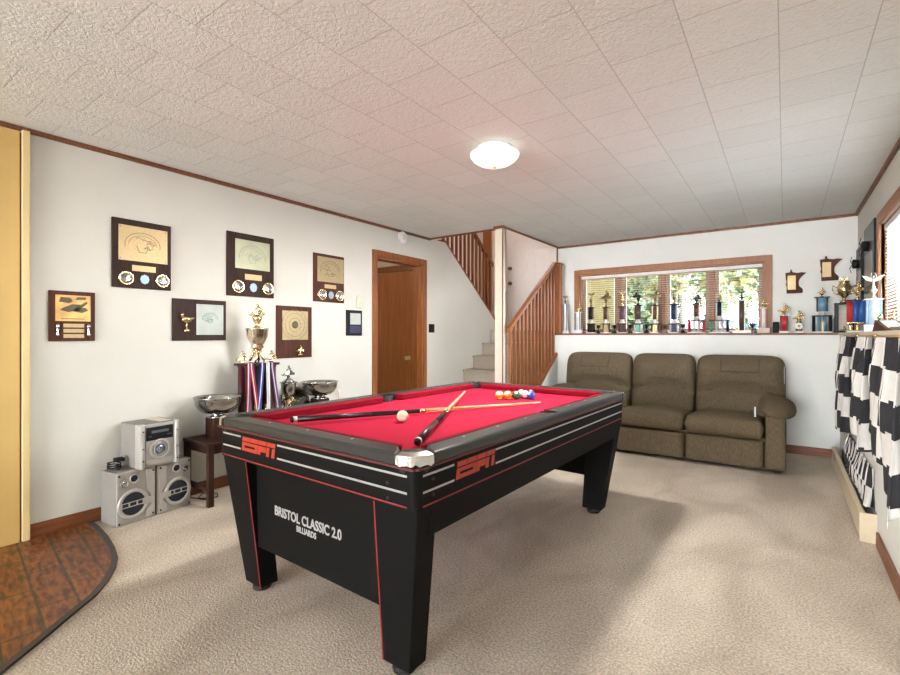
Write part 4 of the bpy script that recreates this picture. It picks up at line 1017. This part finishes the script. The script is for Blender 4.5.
def twotier(label, u, cm, cm2, bm, ptop, pcol, fig, fm, w_=1.0):
    Y = 6.045; o = trophy_at(u, Y); k = o.y/Y
    mpp = Y/ray(u, 300).y
    t = thing('trophy', label, 'trophy', (o.x, Y, LT), random.uniform(-.12, .12), 'two-tier trophies on the window ledge')
    H = lambda v: EYE+(HOR-v)*mpp-LT
    zf, zt, zd = H(pcol), H(319.5), H(323.5)
    block(t, 'base', M_marble, .105*w_, 0, .012); block(t, 'lower_block', bm[0], .05*w_, .012, zd-.012, .05)
    for s in (-1, 1):
        mb = MB(); mb.lathe([(.011, .012), (.011, zd-.012)], (s*.040*w_, 0, 0), 8); mb.build('side_post', bm[1], t)
    block(t, 'lower_cap', M_blackm, .12*w_, zd-.012, zd, .075)
    mb = MB(); mb.lathe([(.034, zd), (.036, zd+.006), (.02, zt-.004), (.03, zt), (0, zt)], n=16); mb.build('disc', M_marble, t)
    column(t, cm, cm2, .068*w_, zt, zf-.012); block(t, 'upper_cap', M_blackm, .085*w_, zf-.012, zf, .06)
    Hf = H(ptop)-zf; mb = MB(); riser(mb, zf, Hf*.5)
    if fig == 'rider': rider(mb, Hf*.72, Matrix.Translation((0, 0, zf+Hf*.48)) @ Matrix.Rotation(random.choice((0, PI)), 4, 'Z'))
    else: wings(mb, Hf*.5, zf+Hf*.5)
    mb.build('figure', fm, t)
    return t
M_bronze = mat('bronze_figure', (.30, .22, .11), .3, 1.0, var=.3, scale=40)
twotier('black two-tier trophy, leftmost in front of the window glass', 591.3, M_black, M_brown, (M_black, M_black), 291.5, 307.3, 'wings', M_bronze)
twotier('brown-columned trophy with a gold-fronted base, left window pane', 606.3, M_brown, M_dbrass, (M_brass, M_brown), 290.5, 307.3, 'rider', M_bronze)
twotier('plum-columned trophy in front of the first window mullion', 622.3, M_purple, None, (M_brown, M_purple), 290, 306.5, 'wings', M_gold)
twotier('dark trophy with a green and white base, second window pane', 638.2, M_brown, M_black, (M_grn, M_marble), 290, 305, 'rider', M_black)
twotier('copper-striped trophy with gold base at the second pane, right side', 655.2, M_brown, M_dbrass, (M_brass, M_brown), 289.5, 305, 'rider', M_bronze)
twotier('navy trophy with navy and white base, left of third pane', 674.3, M_navy, M_sky, (M_navy, M_marble), 288, 304, 'wings', M_bronze)
# three-legged trophies with a platform
def platform_trophy(label, u, Y, legs, top_w, vplat, col, vcol, fig, vtop, fm, name='trophy', panel=None, riserm=M_marble, cw=.062, rz=0):
    o = trophy_at(u, Y); mpp = Y/ray(u, 300).y; H = lambda v: EYE+(HOR-v)*mpp-LT
    t = thing(name, label, 'trophy', (o.x, Y, LT), rz)
    zp, zc, zt = H(vplat), H(vcol), H(vtop); w = top_w
    block(t, 'base', M_marble, w*.98, 0, .012, .085)
    n = len(legs)
    for i, m_ in enumerate(legs):
        x = -w*.40+w*.80*i/(n-1)
        for y in ((-.025, .025) if n < 5 else (0,)):
            mb = MB(); mb.lathe([(.0125, .012), (.0125, zp-.010)], (x, y, 0), 10); mb.build('leg_column', m_, t)
    if panel: 
        mb = MB(); mb.box(-.022, .022, -.008, .008, .012, zp*.72); mb.build('front_plate', panel, t)
    block(t, 'platform', M_black, w, zp-.010, zp, .095)
    zr = zp+(zc-zp)*.22
    mb = MB(); mb.lathe([(.036, zp), (.03, zr-.004), (.034, zr), (0, zr)], n=14); mb.build('riser', riserm, t)
    column(t, col[0], col[1], cw, zr, zc-.008); block(t, 'upper_cap', M_black, cw*1.3, zc-.008, zc, cw*1.1)
    Hf = zt-zc; mb = MB(); riser(mb, zc, Hf*.4, .018)
    if fig == 'rider': rider(mb, Hf*.85, Matrix.Translation((0, 0, zc+Hf*.38)))
    else: wings(mb, Hf*.62, zc+Hf*.38)
    mb.build('figure', fm, t); return t
platform_trophy('red-columned trophy on red and white legs, third window pane', 696.5, 6.045, (M_red, M_marble, M_marble, M_red), .185, 320, (M_brown, M_red), 304, 'rider', 293, M_black)
platform_trophy('black-columned trophy on black and white legs, fourth window pane', 719.5, 6.045, (M_grn, M_marble, M_marble, M_black), .20, 320, (M_black, M_sky), 302, 'rider', 294, M_bronze)
platform_trophy('blue-columned trophy on black legs under the higher state plaque', 822, 6.03, (M_black, M_sky, M_sky, M_black), .165, 315.5, (M_sky, M_black), 297, 'rider', 287.5, M_gold, panel=M_brass, cw=.095)
def simple(label, u, Y, base, col, wcol, vcol, fig, vtop, fm, wb, hb, extra=None, name='trophy', stripe=None, fl=1.0, X=None, rz=0):
    if X is None: o = trophy_at(u, Y)
    else: o = onX(u, 333, X); Y = o.y
    mpp = o.y/ray(u, 300).y; H = lambda v: EYE+(HOR-v)*mpp-LT
    t = thing(name, label, 'trophy', (o.x, o.y, LT), rz); zc, zt = H(vcol), H(vtop)
    block(t, 'base', base, wb, 0, hb, wb*.75)
    column(t, col, stripe, wcol, hb, zc); block(t, 'cap', base, wcol*1.25, zc, zc+.007)
    zc += .007; Hf = zt-zc; mb = MB(); riser(mb, zc, Hf*.38, min(.02, Hf*.3))
    if fig == 'rider': rider(mb, Hf*.85*fl, Matrix.Translation((0, 0, zc+Hf*.36)))
    else: wings(mb, Hf*.64*fl, zc+Hf*.36)
    mb.build('figure', fm, t)
    if extra: extra(t)
    return t
simple('slim white and navy column trophy beside the stair newel post', 565.6, 6.05, M_marble, M_wplas, .056, 304.5, 'wings', 295, M_bronze, .07, .035, stripe=M_navy)
simple('white column trophy with gold figure at the left window frame', 578.3, 6.05, M_marble, M_marble, .062, 312.5, 'rider', 304.3, M_gold, .095, .045, stripe=M_sky)
def side_figs(t):
    for s in (-1, 1):
        mb = MB(); rider(mb, .055, Matrix.Translation((s*.058, 0, .0265))); mb.build('side_figure', M_gold, t)
simple('trophy with leafy black top and brown column, fourth window pane', 741.8, 6.045, M_marble, M_brown, .07, 301, 'wings', 291, M_black, .17, .026, side_figs, stripe=M_marble, fl=1.35)
simple('red-striped column trophy on a cream base at the right window frame', 763.5, 6.04, M_cream, M_marble, .05, 308.5, 'rider', 300, M_gold, .11, .05, stripe=M_red, fl=1.2)
simple('dark red column trophy with gold figure, right of the window', 784, 6.04, M_marble, M_red, .068, 316, 'rider', 304.5, M_gold, .085, .02, stripe=M_black, fl=1.2)
o = MB(); p = trophy_at(775.9, 6.06); o.box(-.028, .028, -.03, .03, 0, .115); o = o.build('black_case', M_blackm, None, .003); o.location = (p.x, p.y, LT); tag(o, 'small plain black case left of the dark red trophy', 'case')
# little gold figure with round dial
p = trophy_at(799, 6.02); t = thing('dial_trophy', 'short gold trophy with a round white dial, below the state plaques', 'trophy', (p.x, p.y, LT))
block(t, 'base', M_marble, .07, 0, .014)
mb = MB(); mb.lathe([(.026, .014), (.03, .06), (.024, .11), (.012, .125), (.02, .14), (0, .145)], n=16); mb.build('gold_stem', M_gold, t)
mb = MB(); mb.lathe([(.034, 0), (.035, .008), (.028, .011), (0, .011)], (0, -.027, .068), 20, My); f = mb.build('dial', M_wplas, t)
mb = MB(); mb.lathe([(.013, .0112), (.013, .0125), (0, .0125)], (0, -.027, .068), 14, My); mb.build('dial_hub', M_brass, f)
mb = MB(); rider(mb, .12, Matrix.Translation((0, 0, .142))); mb.build('figure', M_gold, t)
# small dark cups between the large trophies
for u, lab in ((598.6, 'tiny dark cup between the leftmost black trophy and the gold-fronted one'), (614.3, 'tiny dark cup between the gold-fronted and plum trophies'), (630.2, 'tiny dark cup left of the green-based trophy'), (646.7, 'tiny dark cup right of the green-based trophy'), (664.7, 'tiny reddish-brown cup left of the navy trophy'), (683.0, 'tiny dark cup right of the navy trophy'), (752.5, 'tiny plum cup left of the red-striped column trophy')):
    p = trophy_at(u, 6.10); t = thing('small_cup', lab, 'cup', (p.x, p.y, LT), 0, 'tiny cups between the ledge trophies')
    m_ = M_purple if u > 750 else (M_brown if 660 < u < 670 else M_blackm)
    block(t, 'base', m_, .04, 0, .03); mb = MB(); mb.lathe(goblet(.028, .03, .075), n=14); mb.tube([(.024, 0, .095), (.036, 0, .09), (.034, 0, .068), (.018, 0, .06)], .004, 5); mb.tube([(-.024, 0, .095), (-.036, 0, .09), (-.034, 0, .068), (-.018, 0, .06)], .004, 5); mb.build('cup', m_, t)

# --- corner group at the right
p = trophy_at(846, 5.98); t = thing('gold_cup_trophy', 'gold cup trophy on a black open frame in the room corner', 'trophy', (p.x-.014, 5.985, LT))
block(t, 'base', M_black, .15, 0, .02, .11); 
for s in (-1, 1):
    mb = MB(); mb.box(s*.058-.014, s*.058+.014, -.045, .045, .02, .275); mb.build('side_column', M_black, t, .002)
block(t, 'platform', M_black, .15, .275, .29, .11)
mb = MB(); mb.box(-.04, .04, .0, .006, .021, .19); mb.build('back_plate', M_ivory, t); mb = MB(); rider(mb, .06, Matrix.Translation((-.005, -.02, .0215))); mb.build('inner_figure', M_gold, t)
mb = MB(); mb.lathe([(.0, .29), (.035, .291), (.03, .305), (.012, .325), (.014, .34), (.045, .375), (.058, .42), (.050, .46), (.035, .485), (.045, .50), (.038, .50), (.03, .485), (0, .47)], n=22); mb.build('cup', M_gold, t)
mb = MB()
for s in (-1, 1): mb.tube([(s*.05, 0, .44), (s*.085, 0, .46), (s*.09, 0, .42), (s*.07, 0, .38), (s*.045, 0, .375)], .006, 7)
mb.build('handles', M_gold, t)
mb = MB(); wings(mb, .075, .475); mb.build('figure', M_gold, t)
p = onX(857.5, 333, .50); t = thing('ribbed_column_trophy', 'trophy with thick blue and red ribbed columns on gold figures, by the right wall', 'trophy', (p.x, p.y, LT))
p_y = p.y
block(t, 'base', M_marble, .145, 0, .014, .10)
for s in (-1, 0, 1):
    mb = MB(); mb.lathe([(.02, .014), (.012, .03), (.016, .055), (.01, .075)], (s*.045, 0, 0), 8); mb.build('gold_foot', M_gold, t)
block(t, 'lower_plate', M_gold, .15, .075, .083, .10)
for s, m_ in ((-.05, M_red), (-.012, M_blue), (.026, M_blue), (.058, M_blue)):
    mb = MB(); mb.lathe([(.022, .083), (.022, .265)], (s, 0, 0), 14); mb.build('ribbed_column', m_, t)
block(t, 'upper_plate', M_black, .15, .265, .275, .10)
mb = MB(); riser(mb, .275, .08, .024); rider(mb, .12, Matrix.Translation((0, 0, .345))); mb.build('figure', M_gold, t)
def topfig(t):
    mb = MB(); rider(mb, .06, Matrix.Translation((-.035, -.02, .0505))); mb.build('side_figure', M_silver, t)
M_pearlc = mat('pale_blue_column', (.34, .41, .46), .3, var=.2, scale=30)
simple('tall white and silver trophy with winged figure near the right window', 873.3, 0, M_marble, M_pearlc, .085, 300, 'wings', 272.5, mat('white_gold_figure', (.50, .47, .38), .3, .6), .11, .05, topfig, stripe=M_sky, X=.525)
p = onX(886, 333, .52); t = thing('eagle_trophy', 'low trophy with two small gold eagles beneath the right window', 'trophy', (p.x, p.y, LT))
block(t, 'base', M_marble, .10, 0, .03, .07)
for s in (-1, 1):
    mb = MB(); mb.lathe([(.012, .03), (.006, .04), (.006, .06), (0, .062)], (s*.026, 0, 0), 8); mb.tube([(s*.026, 0, .058), (s*.032, -.004, .085), (s*.022, -.006, .11)], [.008, .012, .006], 7)
    mb.prism([(s*.028, .07), (s*.045, .09), (s*.040, .13), (s*.026, .10)], 'y', -.004, .004); mb.build('eagle', M_gold, t)
# wooden plaque lying tilted on the ledge and a silver dish
p = onX(892, 333, .52); t = thing('tilted_plaque', 'wooden plaque propped at a slant on the right ledge', 'plaque', (p.x, p.y+.05, LT+.0005), .2)
mb = MB(); mb.hexa([(-.055, -.10, 0), (.055, -.10, 0), (.055, .10, 0), (-.055, .10, 0)], [(-.055, -.10, .012), (.055, -.10, .012), (.055, .06, .07), (-.055, .06, .07)]); mb.build('board', M_plq2, t, .002)
mb = MB(); mb.hexa([(-.04, -.085, .0178), (.04, -.085, .0178), (.04, .045, .0652), (-.04, .045, .0652)], [(-.04, -.085, .0195), (.04, -.085, .0195), (.04, .045, .067), (-.04, .045, .067)]); mb.build('metal_sheet', M_silver, t)
p = onX(893, 333, .50); t = thing('silver_dish', 'oval silver dish on the right ledge in front of the slanted plaque', 'dish', (p.x-.0, p.y-.28, LT))
mb = MB(); mb.lathe([(0, 0), (.03, 0), (.05, .014), (.058, .02), (.05, .018), (.03, .006), (0, .006)], n=26, squash=1.4); mb.build('dish', M_silver, t)
# black boards hung on the right upper wall
def board(label, y0, y1, z0, z1, boxz):
    t = thing('award_board', label, 'plaque', (XRU-.0008, (y0+y1)/2, (z0+z1)/2), -PI/2, 'black boards on the right wall')
    W, H = y1-y0, z1-z0
    mb = MB(); mb.box(-W/2, W/2, -.022, 0, -H/2, H/2); mb.build('board', M_black, t, .003)
    mb = MB(); mb.box(-W*.36, W*.36, -.0245, -.022, -H*.40, H*.08); mb.build('grey_sheet', mat('grey_sheet', (.22, .22, .22), .35, .4), t)
    mb = MB(); mb.lathe([(0, 0), (.042, 0), (.044, .04), (.036, .045), (0, .045)], (0, -.022, boxz), 18, My); c = mb.build('black_drum', M_blackm, t)
    mb = MB(); mb.tube([(0, -.066, boxz+.0), (.0, -.08, boxz+.03), (.0, -.07, boxz+.07)], .004, 6); mb.tube([(0, -.066, boxz), (.0, -.085, boxz-.04), (0, -.075, boxz-.08)], .004, 6); mb.build('dark_prongs', M_blackm, c)
board('black board with drum-shaped ornament nearest the corner', 5.72, 6.08, 1.50, 2.03, .11)
board('taller black board with drum-shaped ornament beside the right window', 4.95, 5.52, 1.56, 2.12, .10)

# ================================================================== CHECKERED FLAGS AND HEATER
M_cb, M_cw = mat('flag_black', (.022, .022, .028), .85, var=.3), mat('flag_white', (.70, .68, .65), .85, var=.06)
M_stick = wood('flag_stick', (.55, .36, .18), (.42, .26, .12))
def flag(label, y1, y0, xw, amp, nf, S, sq, zb, ph=0, stick=True, ztop=LZ-.012, phz=0, cw=.10):
    t = thing('checkered_flag', label, 'flag', (0, 0, 0), 0, 'black and white checkered flags on the right wall')
    ns = int(S/cw*6); nz = 48; mb = MB(); vs = []
    zb_max = max(zb(s/ns) for s in range(ns+1))
    for j in range(nz+1):
        q = j/nz
        for i in range(ns+1):
            f = i/ns; zbot = zb(f); z = ztop+(zbot-ztop)*q
            a = 2*PI*nf*f+ph
            k = (.45+.55*min(1, q*2.2))*(1+.15*math.sin(5*q+f*9))
            x = xw-amp*k*(.5-.5*math.cos(a+.5*math.sin(q*3)))-.004
            y = y1+(y0-y1)*f+.02*math.sin(a*2+q*3)
            vs.append((x, y, z))
    N = ns+1
    for j in range(nz):
        for i in range(ns):
            z = (vs[j*N+i][2]+vs[(j+1)*N+i][2])/2
            mb.m((int(i/6)+int((ztop-z+phz)/sq)) % 2)
            mb.add([vs[j*N+i], vs[j*N+i+1], vs[(j+1)*N+i+1], vs[(j+1)*N+i]], [(0, 1, 2, 3)], True)
    o = mb.build('cloth', [M_cb, M_cw], t); s_ = o.modifiers.new('thickness', 'SOLIDIFY'); s_.thickness = .0015
    if stick:
        mb = MB(); xs = xw-.02; mb.cyl((xs, y1+.02, ztop+.007), (xs, y0-.10, ztop+.007), .006, n=10); mb.build('stick', M_stick, t)
        mb = MB(); mb.ball((xs, y0-.115, ztop+.007), .014, 8, (1, 1.5, 1)); mb.build('gold_finial', M_gold, t)
    return t
flag('checkered flag farthest along the right wall, nearest the sofa corner', 5.15, 4.45, XR-.003, .088, 3.5, .9, .145, lambda f: .42+.07*f, 0)
flag('checkered flag in the middle of the right wall, above the heater end', 4.20, 3.64, XR-.003, .074, 3.5, .8, .145, lambda f: .62-.12*f, .3, phz=.07)
flag('nearest checkered flag on the right wall, cut by the photo edge', 3.42, 2.70, XR-.003, .066, 3.5, .9, .145, lambda f: .74-.36*f, .2)
flag('crumpled checkered cloth fallen behind the baseboard heater', 4.95, 3.72, XR-.001, .040, 9, 1.7, .12, lambda f: .165, .4, False, .41, cw=.05)
t = thing('baseboard_heater', 'cream baseboard heater along the right wall under the flags', 'heater', (XR-.001, 3.62, 0))
M_heat = mat('heater_enamel', (.62, .52, .36), .45, var=.06)
mb = MB(); mb.prism([(-.075, .012), (-.068, .012), (-.068, .15), (-.075, .15)], 'y', .008, 1.98); mb.prism([(-.0745, .1505), (-.055, .165), (-.050, .162), (-.068, .147)], 'y', .008, 1.98); mb.build('front_cover', M_heat, t)
for y in (0, 1.98): mb = MB(); mb.box(-.08, -.0005, y, y+.008, .001, .17); mb.build('end_cap', M_heat, t, .002)
mb = MB(); mb.box(-.0065, -.0005, .008, 1.98, .012, .17); mb.build('back_plate', mat('heater_grey', (.25, .26, .27), .5), t)
mb = MB(); mb.cyl((-.035, .0082, .07), (-.035, 1.9798, .07), .012, n=10); mb.build('heating_pipe', M_brown, t)

# ================================================================== OUTDOORS
M_grass = mat('lawn', (.12, .14, .04), 1, var=.35, scale=4)
mb = MB(); mb.box(-22, 12, YBU+1.5, 50, .8, 1.0); struct('ground', mb, M_grass)
mb = MB(); mb.box(.9, 12, -6, YBU+1.49, .8, 1.0); struct('ground_side', mb, mat('bounce_gravel', (.80, .78, .74), 1, var=.2, scale=30))  # unseen ground, colour whitened to bounce daylight onto the ceiling
def tree(name, label, x, y, h, r, cols, n, trunkm, seed, trunk_r=.12, lean=0, base=1.0, low=.25):
    rnd = random.Random(seed); t = thing(name, label, 'tree', (x, y, base), 0, 'trees outside the window')
    mb = MB(); mb.tube([(0, 0, -.05), (lean*.3, 0, h*.35), (lean*.7, .05, h*.7), (lean, 0, h*.95)], [trunk_r, trunk_r*.85, trunk_r*.6, trunk_r*.25], 8)
    for k in range(5):
        a = rnd.uniform(0, 6.28); z = h*rnd.uniform(.3, .75)
        mb.tube([(lean*z/h, 0, z), (lean*z/h+r*.5*math.cos(a), r*.5*math.sin(a), z+r*.3)], [trunk_r*.35, trunk_r*.12], 5)
    mb.build('trunk', trunkm, t)
    mb = MB(); cl = [(rnd.uniform(-.65, .65)*r+lean*.6, rnd.uniform(-.6, .6)*r, rnd.uniform(low, 1.0)*h) for _ in range(26)]
    for i in range(n):
        c = rnd.choice(cl); q = Vector((rnd.gauss(0, .2)*r, rnd.gauss(0, .2)*r, rnd.gauss(0, .13)*h*.6))+Vector(c)
        if q.z < .1: q.z = .1
        s = rnd.uniform(.05, .11); u = Vector((rnd.gauss(0, 1), rnd.gauss(0, 1), rnd.gauss(0, 1))).normalized(); v = u.orthogonal().normalized()
        mb.m(rnd.randrange(len(cols))); mb.add([q-u*s, q+v*s*.6, q+u*s, q-v*s*.6], [(0, 1, 2, 3)])
    mb.build('foliage', cols, t, weld=False)
def leaf(name, c): return mat(name, c, .7, var=.25, scale=3)
LG, LY, LD, LP = leaf('leaf_green', (.034, .060, .010)), leaf('leaf_yellow', (.115, .086, .012)), leaf('leaf_dark', (.016, .034, .009)), leaf('leaf_pale', (.08, .09, .025))
M_bark = mat('brown_bark', (.16, .10, .07), .9, var=.4, scale=12); M_birch = mat('pale_bark', (.15, .13, .11), .8, var=.25, scale=8)
TR = [('green and yellow leafy tree behind the second window pane', -3.9, 14.6, 4.8, 1.3, [LY, LG, LP], 4600, M_bark, 1, .13, .1),
      ('golden tree behind the third window pane', -1.9, 11.6, 4.4, 1.0, [LY, LP, LY, LG], 4200, M_birch, 2, .09, .1),
      ('pale-trunked leaning tree behind the fourth window pane', -1.15, 9.2, 4.0, .55, [LG, LP, LY], 1500, M_birch, 3, .06, .7),
      ('bright green tree behind the right end of the fourth pane', -.45, 15.2, 5.0, 1.2, [LG, LP, LG, LY], 4600, M_bark, 4, .12, -.2),
      ('dark evergreen tree farthest behind the second pane', -5.4, 20.5, 7.5, 2.0, [LD, LG, LP], 4600, M_bark, 5, .18, 0),
      ('yellow tree far behind the fourth pane', -2.0, 26, 9, 2.6, [LY, LP, LG], 5200, M_bark, 6, .16, 0),
      ('green tree seen through the right wall window', 5.0, 12.5, 6, 2.2, [LP, LG, LY], 2500, M_bark, 8, .15, 0),
      ('pale green tree far behind the left panes', -9.5, 27, 9, 2.6, [LP, LY, LG], 4600, M_bark, 9, .15, 0),
      ('dark leafy tree at the back between the middle panes', -7.2, 34, 9, 2.4, [LG, LP, LD], 5200, M_bark, 11, .16, 0),
      ('large golden tree at the very back of the third pane', -4.2, 41, 12, 3.4, [LY, LP, LG], 6500, M_bark, 12, .2, 0),
      ('broad green tree at the very back of the fourth pane', .6, 35, 11, 3.2, [LG, LP, LY], 6500, M_bark, 13, .2, 0)]
for a in TR: tree('tree', *a)
tree('shrub', 'low green shrub behind the second pane', -2.2, 9.35, .7, .33, [LG, LD, LP], 900, M_bark, 20, .03)
M_brickx = mat('exterior_beige_render', (.046, .036, .014), .95, var=.45, scale=14, bump=.3, spec=.02)
mb = MB(); mb.box(-2.548, -2.41, YBU+.16, 8.3, 1.001, 5); struct('wall_exterior_entry', mb, M_brickx)
M_siding = mat('beige_siding', (.095, .075, .042), .8, var=.22, scale=40)
t = thing('neighbouring_house', 'beige textured house wall with a slanted eave behind the left window pane', 'building', (-4.9, 9.4, 1.0))
mb = MB(); mb.box(-2, 2.15, 0, .85, -.05, 2.3); mb.build('wall', M_siding, t)
mb = MB(); mb.hexa([(-2.3, -.4, 2.75), (2.35, -.4, 1.95), (2.35, 0.88, 1.95), (-2.3, 0.88, 2.75)], [(-2.3, -.4, 2.87), (2.35, -.4, 2.07), (2.35, 0.88, 2.07), (-2.3, 0.88, 2.87)]); mb.build('eave', M_cream, t)
mb = MB(); mb.box(-1.6, 1.4, 0, .2, -.05, .62); o = mb.build('low_wall', mat('pale_blue_block', (.12, .135, .155), .8, var=.15)); o.location = (-.2, 14.2, 1.0); tag(o, 'long pale blue-grey low wall beyond the lawn', 'wall')
t = thing('teal_bin', 'teal bin on the lawn behind the fourth pane', 'bin', (-.52, 12.0, 1.0))
mb = MB(); mb.hexa([(-.2, -.18, 0), (.2, -.18, 0), (.2, .18, 0), (-.2, .18, 0)], [(-.24, -.22, .5), (.24, -.22, .5), (.24, .22, .5), (-.24, .22, .5)]); mb.build('body', mat('teal_plastic', (.02, .10, .11), .5), t, .02)
mb = MB(); mb.box(-.26, .26, -.24, .24, .501, .55); mb.build('lid', mat('teal_plastic', (.02, .10, .11), .5), t, .01)
t = thing('neighbouring_house', 'pale blue-grey house seen through the right wall window', 'building', (4.2, 22, 1.0))
mb = MB(); mb.box(-1.2, 5, 0, 3, -.05, 3.0); mb.build('wall', mat('pale_blue_siding', (.20, .24, .27), .8, var=.1), t)
mb = MB(); mb.prism([(-1.6, 3.0), (5.4, 3.0), (1.9, 4.6)], 'y', -.3, 3.3); mb.build('roof', M_bark, t)
